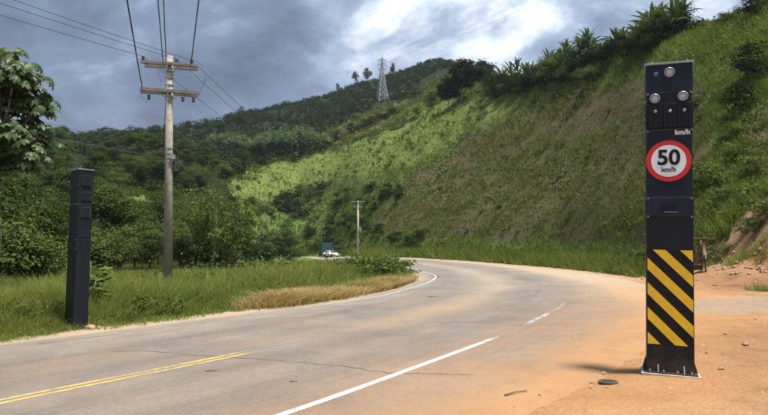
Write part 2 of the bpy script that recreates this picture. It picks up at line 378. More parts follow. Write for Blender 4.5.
M['grass_slope'] = leaf_mat("slope_grass_blade", (.072, .100, .024), (.155, .182, .050), .38, yellow=(.21, .20, .085), sh=.1)
M['grass_pasture'] = leaf_mat("pasture_blade", (.080, .112, .024), (.145, .178, .040), .33, yellow=(.21, .21, .07), sh=.1)
M['grass_scrub'] = leaf_mat("scrub_blade", (.054, .062, .018), (.108, .110, .036), .3, yellow=(.150, .132, .055), sh=.05)
M['grass_dry'] = leaf_mat("dry_blade", (.30, .205, .105), (.50, .375, .205), .3, yellow=(.60, .50, .32), sh=.1)
M['leaf_slope'] = leaf_mat("weed_leaf", (.040, .055, .018), (.105, .125, .042), .22, yellow=(.16, .15, .062))

# ------------------------------------------------------------------ terrain
def pts_px(px, rows):
    """rows: (forward distance, photo height) along one bearing -> list of (R, z)"""
    k = math.hypot(1, (px - 384) / F)
    return [(Y * k, height_at(py, Y)) for Y, py in rows]
COLS = []
def colpx(px, foot, rows):
    az = math.atan((px - 384) / F); k = math.hypot(1, (px - 384) / F)
    z0 = float(zr((px - 384) / F * foot, foot)); COLS.append((az, [(foot * k, z0)] + pts_px(px, rows)))
def coldeg(deg, foot, rows):
    a = math.radians(deg); z0 = float(zr(math.sin(a) * foot, math.cos(a) * foot)); COLS.append((a, [(foot, z0)] + rows))
coldeg(-180, 40, [(60, 1), (90, 5), (140, 12), (200, 18), (320, 25)])
coldeg(-90, 34, [(50, 3), (80, 10), (130, 22), (200, 34), (320, 38)])
coldeg(-55, 36, [(60, 4), (90, 11), (140, 24), (210, 37), (320, 40)])
colpx(0, 42, [(60, 238), (95, 205), (150, 163), (220, 138), (300, 142)])
colpx(60, 46, [(65, 240), (95, 210), (150, 168), (225, 145), (300, 150)])
colpx(110, 50, [(68, 240), (95, 212), (150, 172), (240, 142), (320, 147)])
colpx(160, 70, [(84, 240), (105, 218), (150, 175), (235, 140), (330, 140)])
colpx(200, 105, [(120, 241), (135, 218), (165, 178), (222, 148), (360, 136)])
colpx(250, 145, [(156, 241), (168, 216), (190, 182), (232, 152), (400, 121)])
colpx(300, 155, [(168, 240), (180, 214), (200, 180), (235, 146), (430, 113)])
colpx(330, 150, [(162, 240), (172, 212), (190, 174), (228, 140), (440, 107)])
colpx(360, 124, [(136, 236), (150, 208), (175, 162), (218, 130), (450, 97)])
colpx(400, 98, [(116, 222), (138, 185), (170, 142), (225, 114), (450, 88)])
colpx(440, 88, [(102, 218), (125, 175), (155, 125), (185, 106), (450, 77)])
colpx(480, 77, [(88, 216), (110, 165), (135, 115), (155, 97), (230, 92)])
colpx(520, 68, [(78, 214), (96, 160), (118, 105), (132, 85), (200, 92)])
colpx(560, 60, [(69, 210), (84, 155), (100, 98), (112, 74), (170, 88)])
colpx(600, 50, [(58, 208), (72, 150), (87, 85), (98, 60), (150, 75)])
colpx(640, 41, [(48, 205), (60, 145), (74, 75), (86, 44), (130, 60)])
colpx(680, 33, [(39, 205), (49, 145), (63, 65), (76, 35), (115, 50)])
colpx(720, 27.5, [(33, 212), (42, 145), (55, 60), (68, 29), (100, 42)])
colpx(768, 23, [(29, 215), (38, 140), (50, 52), (62, 13), (92, 30)])
colpx(880, 19, [(24, 180), (32, 100), (43, 10), (52, -30), (80, -10)])
coldeg(60, 17, [(22, 4), (30, 10), (42, 19), (52, 24), (90, 27)])
coldeg(90, 17, [(22, 4), (30, 10), (42, 18), (52, 22), (90, 24)])
coldeg(130, 24, [(30, 3), (40, 8), (55, 15), (70, 19), (110, 20)])
coldeg(180, 40, [(60, 1), (90, 5), (140, 12), (200, 18), (320, 25)])
CA = np.array([c[0] for c in COLS]); CR = np.array([[p[0] for p in c[1]] for c in COLS]); CZc = np.array([[p[1] for p in c[1]] for c in COLS])
az_grid = np.concatenate([np.linspace(-math.pi, -.75, 70, endpoint=False), np.linspace(-.75, .75, 620, endpoint=False), np.linspace(.75, math.pi, 71)])
RR = np.concatenate([[.4, 1.0, 1.6], np.geomspace(2.2, 620, 330), [800, 1100, 1400]])
def _table():
    H = np.zeros((len(az_grid), len(RR))); W = np.zeros_like(H); D = np.zeros_like(H)
    lr = np.log(RR)
    for i, a in enumerate(az_grid):
        R = [np.interp(a, CA, CR[:, k]) for k in range(6)]; z = [np.interp(a, CA, CZc[:, k]) for k in range(6)]
        Rk = np.array(R + [R[5] * 1.5, 1500, 3600]); zk = np.array(z + [z[5] * .85, z[5] * .4, 0])
        # monotone cubic
        h = np.diff(Rk); dl = np.diff(zk) / h; mm = np.zeros(len(Rk))
        for k in range(1, len(Rk) - 1):
            mm[k] = 0 if dl[k - 1] * dl[k] <= 0 else (dl[k - 1] * dl[k] * 2 / (dl[k - 1] + dl[k]))
        mm[-1] = dl[-1]
        idx = np.clip(np.searchsorted(Rk, RR) - 1, 0, len(Rk) - 2); t = np.clip((RR - Rk[idx]) / h[idx], 0, 1)
        zz = zk[idx] * (2 * t**3 - 3 * t**2 + 1) + h[idx] * mm[idx] * (t**3 - 2 * t**2 + t) + zk[idx + 1] * (-2 * t**3 + 3 * t**2) + h[idx] * mm[idx + 1] * (t**3 - t**2)
        H[i] = zz; W[i] = sst(R[0] * .9, R[0] * 1.06, RR); D[i] = RR - R[0]
    return H, W, D
H0, W0, D0 = _table()
ker = np.array([1, 3, 5, 6, 5, 3, 1.]); ker /= ker.sum()
def sm_az(A):
    B = np.vstack([A[-4:-1], A, A[1:4]]); return sum(ker[k] * B[k:k + len(A)] for k in range(7))
for _ in range(3): H0 = sm_az(H0); W0 = sm_az(W0); D0 = sm_az(D0)
AZ, RG = np.meshgrid(az_grid, RR, indexing='ij'); XX = RG * np.sin(AZ); YY = RG * np.cos(AZ)
ZZ = zr(XX, YY) * (1 - W0) + H0 * W0
amp = np.clip(D0 * .035, 0, 1.3) * np.clip(1 + (RG - 120) / 120, 1, 2.4)
ZZ += amp * (fbm(XX / 9, YY / 9, 5) - .48) * 2.0 + np.clip(D0 * .02, 0, .45) * (fbm(XX / 1.7 + 40, YY / 1.7, 3) - .45)
left_v = sst(0, 6, -XX - 4) * (1 - W0)
# the roadway, for sinking the ground under it
CEN = catmull([(-15.6, -8.5), (-12.2, -3.8), (-9.4, .4), (-7.0, 3.9), (-4.67, 7.45), (-2.09, 11.15), (.9, 16.15), (2.95, 20.4), (4.6, 25.6), (5.65, 31), (6.1, 37), (5.9, 44), (5.0, 51.4), (3.3, 59.5), (1.1, 68), (-1.6, 79), (-4.4, 91), (-7.2, 105), (-10.4, 121), (-14, 138), (-17.6, 151)], .4)
CEN = [Vector((p[0], p[1])) for p in CEN]
ARC = [0.0]
for a, b in zip(CEN, CEN[1:]): ARC.append(ARC[-1] + (b - a).length)
ARC = np.array(ARC); CY = np.array([p[1] for p in CEN]); CX = np.array([p[0] for p in CEN])
LOFF = np.interp(CY, [-9, 8, 11, 16, 20.4, 25, 31, 37, 44, 60, 180], [6.4, 6.4, 6.3, 5.9, 5.35, 5.1, 4.8, 4.1, 3.9, 3.8, 3.8])
ROFF = np.interp(CY, [-9, 5, 11, 16, 20, 26, 37, 44, 51, 60, 180], [5.0, 5.2, 6.2, 6.6, 6.8, 7.0, 6.4, 5.7, 5.0, 4.6, 4.6])
NRM = []
for i in range(len(CEN)):
    d = (CEN[min(i + 1, len(CEN) - 1)] - CEN[max(i - 1, 0)]).normalized(); NRM.append(Vector((d[1], -d[0])))   # to the right
NX = np.array([n[0] for n in NRM]); NY = np.array([n[1] for n in NRM])
def road_uv(x, y):
    """nearest station index, signed offset to the right"""
    x = np.asarray(x, float).ravel(); y = np.asarray(y, float).ravel(); bi = np.zeros(len(x), int); off = np.full(len(x), 999.)
    sel = np.where((np.abs(x) < 60) & (y > -30) & (y < 200))[0]
    for c in np.array_split(sel, max(1, len(sel) // 4000)):
        if not len(c): continue
        d = (x[c, None] - CX) ** 2 + (y[c, None] - CY) ** 2; k = d.argmin(1); bi[c] = k
        s = (x[c] - CX[k]) * NX[k] + (y[c] - CY[k]) * NY[k]; off[c] = np.sign(s) * np.sqrt(d[np.arange(len(c)), k])
    return bi, off
bi, off = road_uv(XX, YY); bi = bi.reshape(XX.shape); off = off.reshape(XX.shape)
onroad = (off < ROFF[bi] - .15) & (off > -LOFF[bi] + .15)
nearroad = np.clip((np.maximum(off - ROFF[bi], -LOFF[bi] - off)) / 2.0, 0, 1)
ZZ = np.where(W0 < .98, zr(XX, YY) * (1 - nearroad) + ZZ * nearroad, ZZ)
inside = np.minimum(ROFF[bi] - off, LOFF[bi] + off); ZZ += -.07 * sst(-.2, 1.0, inside) * (off < 900) * (off > -900) + np.where(~onroad & (W0 < .5), .02 * (fbm(XX / .6, YY / .6, 3) - .45) + .05 * (fbm(XX / 4, YY / 4, 3) - .45), 0) * nearroad
nd_ = (off > 0) & (off < 900) & (W0 < .5) & (RG < 40) & (inside < .4)
ZZ += np.where(nd_, .045 * (fbm(XX / .35 + 3, YY / .35, 4) - .47) + .05 * (fbm(XX / 1.3, YY / 1.3 + 8, 3) - .47), 0) * np.clip((.4 - inside) / .8, 0, 1)
for c0, c1 in ((.30, 0.0), (.30, 1.55)):                       # wheel ruts of vehicles pulling off the road
    dr_ = YY - (9.3 + c1 + c0 * (XX - 5) + .35 * np.sin(XX * .5)); ZZ += np.where(nd_, -.035 * np.exp(-(dr_ / .13) ** 2) + .018 * np.exp(-((np.abs(dr_) - .24) / .1) ** 2), 0) * (XX > 3.5)
# spoil bank at the foot of the cutting, right of the totem
bankc = np.exp(-(((XX - 16.8) / 3.2) ** 2 + ((YY - 26.0) / 2.6) ** 2)) + .55 * np.exp(-(((XX - 19.5) / 2.2) ** 2 + ((YY - 29.0) / 2.2) ** 2)); ZZ += 1.0 * bankc * (.55 + 1.0 * fbm(XX / .9, YY / .9, 4))
def T(x, y):
    """ground height at any point"""
    x = np.asarray(x, float); y = np.asarray(y, float); a = np.arctan2(x, y); r = np.hypot(x, y)
    i = np.clip(np.searchsorted(az_grid, a) - 1, 0, len(az_grid) - 2); j = np.clip(np.searchsorted(RR, r) - 1, 0, len(RR) - 2)
    u = np.clip((a - az_grid[i]) / (az_grid[i + 1] - az_grid[i]), 0, 1); v = np.clip((r - RR[j]) / (RR[j + 1] - RR[j]), 0, 1)
    return (ZZ[i, j] * (1 - u) + ZZ[i + 1, j] * u) * (1 - v) + (ZZ[i, j + 1] * (1 - u) + ZZ[i + 1, j + 1] * u) * v
# ---- land cover, mapped onto the ground
def survey(x, y, z):
    yy = np.maximum(y, .05); c, s = math.cos(PITCH), math.sin(PITCH)
    dep = y * c + (z - CZ) * s; up = -y * s + (z - CZ) * c; dep = np.maximum(dep, .05)
    return 384 + F * x / dep, 207.5 - F * up / dep
POLY = dict(
 pasture=[[(95, 222), (135, 196), (165, 205), (160, 232), (120, 236)],
          [(222, 202), (228, 180), (258, 166), (330, 150), (375, 136), (430, 112), (485, 96), (520, 88), (545, 92), (510, 116), (472, 126), (442, 146), (408, 165), (352, 178), (303, 188), (268, 202)],
          [(385, 118), (415, 104), (450, 98), (480, 92), (470, 104), (420, 116)],
          [(600, 80), (640, 66), (640, 74), (620, 92)]],
 scrub=[[(360, 232), (392, 196), (420, 172), (468, 134), (520, 112), (560, 92), (600, 84), (640, 78), (700, 80), (705, 150), (690, 235), (640, 245), (560, 244), (470, 240), (410, 240)],
        [(320, 135), (370, 112), (415, 98), (425, 104), (385, 124), (335, 146)], [(740, 120), (768, 100), (768, 190), (748, 200)]],
 dirt=[[(640, 264), (690, 264), (704, 250), (722, 240), (745, 238), (768, 234), (900, 225), (900, 320), (640, 320)], [(728, 240), (738, 222), (750, 208), (768, 196), (900, 180), (900, 232), (768, 236)]])
def soil_noise(x, y, z): return fbm((x - .55 * y) / 13 + 5, z / 1.9 + (x + y) / 30, 4)
def in_front(x, y): return (y > 1.0)
def zones(x, y, z):
    r = np.hypot(x, y); px, py = survey(x, y, z)
    jx = (fbm(x / 6, y / 6, 3) - .47) * 26; jy = (fbm(x / 6 + 31, y / 6 + 9, 3) - .47) * 14
    Zn = {}
    fr = in_front(x, y)
    for k in POLY:
        mk = np.zeros(x.shape, bool)
        for p in POLY[k]: mk |= in_poly(px + jx * (.35 if k == 'dirt' else 1), py + jy * (.35 if k == 'dirt' else 1), p)
        Zn[k] = (mk & fr).astype(float)
    return Zn, px, py
Zn, PX, PY = zones(XX, YY, ZZ)
foot_d = D0; D0 = np.where((YY > 30) & (off > 0) & (off < 900), np.minimum(off - ROFF[bi] - 1.4, 30) , D0)
flat = D0 < 0
right_side = off > 0
m_dirt = (flat & right_side & (off < 400) & (YY < 60)).astype(float) * (1 - sst(-2.0, .5, D0 + (fbm(XX / 2, YY / 2, 3) - .5) * 3))
m_dirt = np.maximum(m_dirt, ((XX > 0) & (YY <= 2) & (RG < 16)).astype(float))
m_dirt = np.maximum(m_dirt, Zn['dirt'] * (RG < 42))
m_dirt = np.maximum(m_dirt, (1 - sst(.0, 1.2, np.abs(off) - np.where(off > 0, ROFF[bi], LOFF[bi]) + (fbm(XX / .9, YY / .9, 3) - .5) * 1.2)) * (off < 900) * (YY < 138) * .9)
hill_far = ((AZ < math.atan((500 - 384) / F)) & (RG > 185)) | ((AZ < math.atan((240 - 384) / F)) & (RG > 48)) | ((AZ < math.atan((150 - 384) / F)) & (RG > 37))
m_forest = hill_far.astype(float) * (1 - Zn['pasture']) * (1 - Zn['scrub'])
gl_ = YY - 16.2 + .05 * (XX - 8) + (fbm(XX / 3, YY / 3, 3) - .47) * 3; m_gravel = ((np.abs(gl_) < 1.5) & (XX > 5.6)).astype(float) * m_dirt
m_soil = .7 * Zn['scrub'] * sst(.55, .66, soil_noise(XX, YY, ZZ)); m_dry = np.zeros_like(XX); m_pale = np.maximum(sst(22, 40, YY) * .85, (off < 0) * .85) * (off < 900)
vs = np.stack([XX, YY, ZZ], -1).reshape(-1, 3)
na, nr = len(az_grid), len(RR)
I = np.arange(na * nr).reshape(na, nr)
Q = np.stack([I[:-1, :-1], I[:-1, 1:], I[1:, 1:], I[1:, :-1]], -1).reshape(-1, 4)[:, ::-1]
# weld the seam behind the camera and close the middle
gm = np_mesh("ground", vs, Q, [M['ground']], smooth=True)
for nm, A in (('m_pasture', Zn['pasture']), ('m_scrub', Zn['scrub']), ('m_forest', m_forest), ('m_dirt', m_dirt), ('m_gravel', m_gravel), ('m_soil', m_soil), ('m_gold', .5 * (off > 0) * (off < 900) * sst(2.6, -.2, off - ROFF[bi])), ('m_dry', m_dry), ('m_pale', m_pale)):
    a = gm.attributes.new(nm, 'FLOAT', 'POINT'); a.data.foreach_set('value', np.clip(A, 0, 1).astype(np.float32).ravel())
bmg = bmesh.new(); bmg.from_mesh(gm); bmesh.ops.remove_doubles(bmg, verts=[v for v in bmg.verts if abs(v.co.x) < 1e-3 and v.co.y < 0], dist=1e-4)
bmesh.ops.holes_fill(bmg, edges=[e for e in bmg.edges if e.is_boundary and e.verts[0].co.length < 2], sides=0)
bmg.normal_update(); bmg.to_mesh(gm); bmg.free()
ground = link(bpy.data.objects.new("ground", gm)); tag(ground, kind='structure')

# thin air between here and the far hills
def haze():
    lo, hi = float(ZZ.min()) - 1.0, float(ZZ.max()) + 45.0
    o = MB().box((0, 0, (lo + hi) / 2), (2900, 2900, hi - lo)).build("haze", None); m, t, out = new_mat("haze_air")
    v = N(t, 'ShaderNodeVolumePrincipled'); v.inputs['Color'].default_value = (.86, .91, 1, 1); v.inputs['Density'].default_value = HAZE; v.inputs['Anisotropy'].default_value = .3
    t.links.new(v.outputs[0], out.inputs['Volume']); o.data.materials.append(m); tag(o, "thin pale haze in the valley air", kind='stuff')
HAZE = .00011
haze()

# ------------------------------------------------------------------ road, markings, seams
NU = 61
us = np.linspace(0, 1, NU)
OFFS = -LOFF[:, None] + us[None, :] * (LOFF + ROFF)[:, None]
RX = CX[:, None] + NX[:, None] * OFFS; RY = CY[:, None] + NY[:, None] * OFFS
ins = np.minimum(OFFS + LOFF[:, None], ROFF[:, None] - OFFS); edge_drop = .06 * (1 - sst(0, .7, ins))
RZ = zr(RX, RY) + .006 - edge_drop
I = np.arange(RX.size).reshape(RX.shape)
Qr = np.stack([I[:-1, :-1], I[:-1, 1:], I[1:, 1:], I[1:, :-1]], -1).reshape(-1, 4)
rm = np_mesh("road", np.stack([RX, RY, RZ], -1).reshape(-1, 3), Qr, [M['road']], smooth=True)
asph = np.interp(RY, [-9, 6, 11, 16, 20, 30, 40, 60], [4.9, 4.7, 4.9, 5.0, 4.6, 4.1, 3.9, 3.9])
dust = sst(-.9, 1.5, OFFS - asph) * .95 + .22 * np.exp(-((OFFS - 3.9) / 1.0) ** 2)
dust += .30 * np.exp(-(OFFS / .8) ** 2) * sst(11, 17, RY) + .45 * sst(1.1, .1, LOFF[:, None] + OFFS) + .22 + .12 * np.exp(-((OFFS + 4.9) / .9) ** 2)
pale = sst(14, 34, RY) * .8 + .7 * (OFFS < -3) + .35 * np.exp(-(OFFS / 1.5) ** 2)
track = sum(np.exp(-((OFFS - q) / .28) ** 2) for q in (-2.75, -1.05, 1.0, 2.6)) * sst(40, 10, RY)
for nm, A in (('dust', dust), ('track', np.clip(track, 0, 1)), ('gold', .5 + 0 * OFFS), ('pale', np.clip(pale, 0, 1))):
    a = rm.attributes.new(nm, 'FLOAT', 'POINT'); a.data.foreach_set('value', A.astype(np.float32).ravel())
a = rm.attributes.new('lane', 'FLOAT_VECTOR', 'POINT'); a.data.foreach_set('vector', np.stack([OFFS, np.broadcast_to(ARC[:, None], OFFS.shape), 0 * OFFS], -1).astype(np.float32).ravel())
road = link(bpy.data.objects.new("road", rm)); tag(road, kind='structure')
def stripe(name, pts, w, mat, wear=None, lift=.010, step=.25):
    c = catmull([(p[0], p[1]) for p in pts], step); n = len(c); V = []; tn = []
    for i, p in enumerate(c):
        d = (c[min(i + 1, n - 1)] - c[max(i - 1, 0)]).normalized(); q = Vector((d[1], -d[0]))
        for s in (-.5, .5):
            e = p + q * (w * s); V.append((e[0], e[1], float(zr(e[0], e[1])) + lift)); tn.append(wear(p[0], p[1]) if wear else 0)
    I = np.arange(2 * n).reshape(n, 2); Qs = np.stack([I[:-1, 0], I[:-1, 1], I[1:, 1], I[1:, 0]], -1)
    return link(bpy.data.objects.new(name, np_mesh(name, V, Qs, [mat], tn)), road)
def along(i0, i1, o, k=6): return [(CX[i] + NX[i] * o, CY[i] + NY[i] * o) for i in range(i0, i1, k)]
ist = lambda y: int(np.argmin(np.abs(CY - y)))
for o in (-.10, .10):
    stripe("centre_line", along(0, ist(52), o), 0.10, M['yellow_line'], lambda x, y: float(.14 + .10 * sst(4, 10, np.float64(y)) + .42 * sst(10.0, 11.6, np.float64(y)) - .12 * sst(24, 32, np.float64(y))))
stripe("edge_line", [(-8.6, -4.5), (-5.6, 0), (-3.2, 3.4), (-1.0, 6.55), (.22, 8.45), (1.97, 11.3), (2.3, 11.95)], .125, M['white_line'], lambda x, y: float(.13 + .4 * sst(10.9, 11.9, np.float64(y))))
stripe("edge_line", [(3.2, 13.55), (4.15, 15.4), (5.05, 17.3), (5.4, 18.2)], .12, M['white_line'], lambda x, y: .36)
stripe("edge_line", [(-7.4, 10.5), (-6.2, 13.2), (-4.75, 16.0), (-3.2, 18.75), (-1.6, 21.1), (-.1, 23.9), (.95, 27.2), (2.3, 32.0), (2.95, 35.45), (3.3, 38.55), (3.15, 42.35), (1.95, 51.4), (.3, 59)], .10, M['white_line'], lambda x, y: float(.16 + .30 * (1 - sst(16, 25, np.float64(y)))))
def crack(pts, w):
    c = catmull(pts, .12); r2 = random.Random(len(pts) * 7 + int(pts[0][0] * 10)); c2 = [(p[0] + r2.uniform(-.035, .035), p[1] + r2.uniform(-.05, .05)) for p in c]
    n = len(c2); V = []
    for i in range(n):
        a = Vector(c2[max(i - 1, 0)]); b = Vector(c2[min(i + 1, n - 1)]); d = (b - a).normalized(); q = Vector((d[1], -d[0])); ww = w * r2.uniform(.3, 1.3) * (.2 if i in (0, n - 1) else 1)
        for s in (-.5, .5):
            e = Vector(c2[i]) + q * ww * s; V.append((e[0], e[1], float(zr(e[0], e[1])) + .009))
    I = np.arange(2 * n).reshape(n, 2); link(bpy.data.objects.new("crack", np_mesh("crack", V, np.stack([I[:-1, 0], I[:-1, 1], I[1:, 1], I[1:, 0]], -1), [M['tar']])), road)
crack([(-5.08, 11.3), (-4.28, 11.15), (-3.17, 10.5), (-1.93, 9.9), (-.81, 9.2), (-.06, 8.6), (.36, 8.4), (1.2, 8.2)], .026)
crack([(-3.3, 18.3), (-4.2, 16.9), (-5.0, 15.6), (-5.9, 14.2), (-7.2, 12.6)], .03)
crack([(2.85, 35.0), (3.42, 38.0), (3.36, 41.5), (2.5, 46.5)], .10)
crack([(1.2, 14.3), (2.2, 14.0), (3.2, 13.0)], .022)
for (x, y, r) in ((-2.55, 9.05, .07), (1.9, 22.5, .22), (-1.2, 8.1, .04)):
    V = []; n = 12; r2 = random.Random(int(r * 1000))
    for k in range(n):
        q = r * r2.uniform(.6, 1.15); V.append((x + q * 1.6 * math.cos(k * 2 * math.pi / n), y + q * math.sin(k * 2 * math.pi / n), float(zr(x, y)) + .011))
    me = bpy.data.meshes.new("tar_patch"); me.from_pydata(V, [], [list(range(n))]); me.materials.append(M['tar']); link(bpy.data.objects.new("tar_patch", me), road)

# ------------------------------------------------------------------ foliage meshes
def rand_dirs(n, g=rng):
    v = g.normal(size=(n, 3)); return v / np.linalg.norm(v, axis=1, keepdims=True)
def leaf_quads(c, nrm, size, aspect=.55, g=rng, droop=.0):
    """one pointed leaf (a kite) per centre; returns verts, quads"""
    n = len(c); size = np.broadcast_to(size, n)[:, None]
    t = rand_dirs(n, g); t[:, 2] -= droop; u = t - (t * nrm).sum(1, keepdims=True) * nrm; u /= np.linalg.norm(u, axis=1, keepdims=True) + 1e-9; w = np.cross(nrm, u)
    V = np.stack([c - u * size * .5, c + w * size * aspect * .5 - u * size * .05 + nrm * size * .06, c + u * size * .5, c - w * size * aspect * .5 - u * size * .05 + nrm * size * .06], 1).reshape(-1, 3)
    return V, np.arange(4 * n).reshape(n, 4)
def crown_arrays(seed, H, Rx, z0, nb, nl, leaf, flat=1.0, aspect=.6, br=(.26, .42), top=.5):
    g = np.random.default_rng(seed); cz = (z0 + H) / 2; hz = (H - z0) / 2
    d = rand_dirs(nb, g); rad = g.random(nb) ** .45
    bc = np.stack([d[:, 0] * rad * Rx * .78, d[:, 1] * rad * Rx * .78, cz + d[:, 2] * rad * hz * .75 * flat], 1)
    taper = 1 - top * np.clip((bc[:, 2] - cz) / hz, 0, 1); bc[:, :2] *= taper[:, None]
    rb = g.uniform(br[0], br[1], nb) * Rx
    per = g.multinomial(nl, (rb ** 2) / (rb ** 2).sum()); Vs = []; Qs = []; Ts = []; o = 0
    for b in range(nb):
        k = per[b]
        if k == 0: continue
        dd = rand_dirs(k, g); dd[:, 2] = np.where(dd[:, 2] < -.35, -dd[:, 2] * .6, dd[:, 2]); dd /= np.linalg.norm(dd, axis=1, keepdims=True)
        rr = rb[b] * (g.random(k) ** .35) * (1 + .35 * (g.random(k) < .12)); c = bc[b] + dd * rr[:, None] * np.array([1, 1, .8])
        nn = dd * .65 + rand_dirs(k, g) * .6 + np.array([0, 0, .35]); nn /= np.linalg.norm(nn, axis=1, keepdims=True)
        V, q = leaf_quads(c, nn, leaf * g.uniform(.6, 1.35, k), aspect, g, .4); Vs.append(V); Qs.append(q + o); o += len(V)
        tb = g.uniform(.1, .75); Ts.append(np.repeat(np.clip(tb + g.normal(0, .16, k), 0, 1), 4))
    return np.concatenate(Vs), np.concatenate(Qs), np.concatenate(Ts), bc
def tree_meshes(seed, H, Rx, z0, nb, nl, leaf, lm, bark='bark', r0=.16, **kw):
    V, Qd, tn, bc = crown_arrays(seed, H, Rx, z0, nb, nl, leaf, **kw)
    crown = np_mesh("crown", V, Qd, [M[lm]], tn)
    b = MB(); g = random.Random(seed); tx, ty = g.uniform(-.3, .3), g.uniform(-.3, .3); ft = Vector((tx, ty, z0 + (H - z0) * .35))
    b.tube([(0, 0, -.6), (tx * .25, ty * .2, ft.z * .3), (tx * .7, ty * .8, ft.z * .7), ft, (tx * 1.2, ty, z0 + (H - z0) * .75)], r0, 7, r0 * .25)
    for k in range(min(9, len(bc))):
        e = Vector(bc[k]); st = Vector((tx * .6, ty * .6, max(.3, min(ft.z, e.z - .4) * g.uniform(.55, .95)))); mid = (st + e) / 2 + Vector((0, 0, -.1 * Rx))
        b.tube([st, mid, e], r0 * .45, 5, r0 * .12)
    return crown, b.mesh("trunk", M[bark], True)
def banana_leaf_mesh(seed, L=1.9, W=.40):
    g = random.Random(seed); n = 7; V = []; Qd = []
    for i in range(n + 1):
        t = i / n; w = W * math.sin(math.pi * min(1, t * .93 + .07)) ** .6 * (1 - .1 * t); x = L * t; z = .95 * L * t * (1 - .62 * t); x = L * (t * .75)
        for s in (-1, 0, 1): V.append((x + abs(s) * .03, s * w * .5, z - abs(s) * w * .18 + g.uniform(-.02, .02)))
    for i in range(n):
        for s in (0, 1): Qd.append((i * 3 + s, i * 3 + s + 1, i * 3 + s + 4, i * 3 + s + 3))
    return np_mesh("leaf", V, Qd, [M['leaf_banana']], np.random.default_rng(seed).uniform(.25, .75, len(V)))
def blades(cx, cy, cz, hgt, nper, wid, g, lean=.5, spread=.25, tint0=None, two=False):
    n = len(cx); k = n * nper; ci = np.repeat(np.arange(n), nper)
    a = g.uniform(0, 2 * math.pi, k); rr = np.sqrt(g.random(k)) * np.repeat(np.broadcast_to(spread, n), nper)
    bx = cx[ci] + rr * np.cos(a); by = cy[ci] + rr * np.sin(a); h = np.broadcast_to(hgt, n)[ci] * g.uniform(.55, 1.15, k)
    la = a + g.normal(0, .7, k); ln = h * lean * np.abs(g.normal(.55, .4, k)); w = np.broadcast_to(wid, n)[ci] * g.uniform(.6, 1.3, k)
    fa = g.uniform(0, math.pi, k); ux, uy = np.cos(fa) * w * .5, np.sin(fa) * w * .5; bz = cz[ci] - .03
    tn = np.clip((np.repeat(tint0, nper) if tint0 is not None else .5) + g.normal(0, .17, k), 0, 1)
    if two:
        mx, my = bx + np.cos(la) * ln * .3, by + np.sin(la) * ln * .3; tx, ty = bx + np.cos(la) * ln, by + np.sin(la) * ln
        V = np.stack([np.stack([bx - ux, by - uy, bz], 1), np.stack([bx + ux, by + uy, bz], 1), np.stack([mx + ux * .8, my + uy * .8, bz + h * .6], 1), np.stack([mx - ux * .8, my - uy * .8, bz + h * .6], 1), np.stack([tx + ux * .12, ty + uy * .12, bz + h], 1), np.stack([tx - ux * .12, ty - uy * .12, bz + h], 1)], 1).reshape(-1, 3)
        b = np.arange(k)[:, None] * 6; Qb = np.concatenate([b + np.array([0, 1, 2, 3]), b + np.array([3, 2, 4, 5])]); return V, Qb, np.repeat(tn, 6)
    tx, ty = bx + np.cos(la) * ln, by + np.sin(la) * ln
    V = np.stack([np.stack([bx - ux, by - uy, bz], 1), np.stack([bx + ux, by + uy, bz], 1), np.stack([tx + ux * .25, ty + uy * .25, bz + h], 1), np.stack([tx - ux * .25, ty - uy * .25, bz + h], 1)], 1).reshape(-1, 3)
    return V, np.arange(4 * k).reshape(k, 4), np.repeat(tn, 4)
def stuff(name, V, Qd, tn, mat, label=None):
    return tag(link(bpy.data.objects.new(name, np_mesh(name, V, Qd, [mat], tn))), label, kind='stuff')

# ------------------------------------------------------------------ grass and ground cover (uncountable)
def sample_polar(n, px0, px1, r0, r1, g):
    a = np.arctan((g.uniform(px0, px1, n) - 384) / F); r = np.exp(g.uniform(math.log(r0), math.log(r1), n)); return r * np.sin(a), r * np.cos(a)
g1 = np.random.default_rng(21); PXP = ray(169, 250)[0] * 28.0 + .9
DRYLINE = [(-4.0, 20.3), (-3.6, 21.0), (-2.9, 22.2), (-1.2, 25.6), (.1, 28.6), (.9, 31.5), (1.35, 34)]
dl = np.array(catmull(DRYLINE, .3)); 
def d_dry(x, y):
    o = np.full(x.shape, 99.)
    for p in dl: o = np.minimum(o, np.hypot(x - p[0], y - p[1]))
    return o
x, y = sample_polar(86000, -300, 440, 10, 62, g1)
b_, o_ = road_uv(x, y); keep = (o_ < -LOFF[b_] - .05) ; x, y, o_, b_ = x[keep], y[keep], o_[keep], b_[keep]
edge = -o_ - LOFF[b_]; dd = d_dry(x, y)
keep = (dd > 1.15) | (edge > 2.4)
x, y, edge = x[keep], y[keep], edge[keep]
keep = g1.random(len(x)) < sst(-.1, .9, edge + (fbm(x / 1.3, y / 1.3, 2) - .45) * 1.2) * .9 + .04; x, y, edge = x[keep], y[keep], edge[keep]
r = np.hypot(x, y); patch = fbm(x / 3.0, y / 3.0, 3)
h = (.14 + .78 * sst(.3, 3.2, edge)) * (1 - .42 * sst(27, 40, y)) * (.65 + .8 * patch) * g1.uniform(.75, 1.25, len(x))
pcl = np.clip(1 - np.hypot(x - PXP, (y - 25.4) * .7) / 3.0, 0, 1); h *= 1 - .8 * np.minimum(1, pcl * 1.6)
near = r < 24
V1, Q1, t1 = blades(x[near], y[near], T(x[near], y[near]), h[near], 11, .020, g1, .75, .20, np.clip(.15 + .75 * patch[near], 0, 1), True)
f_ = ~near
V2, Q2, t2 = blades(x[f_], y[f_], T(x[f_], y[f_]), h[f_] * 1.05, 9, .036 * np.maximum(1, r[f_] / 30), g1, .7, .3, np.clip(.2 + .75 * patch[f_], 0, 1))
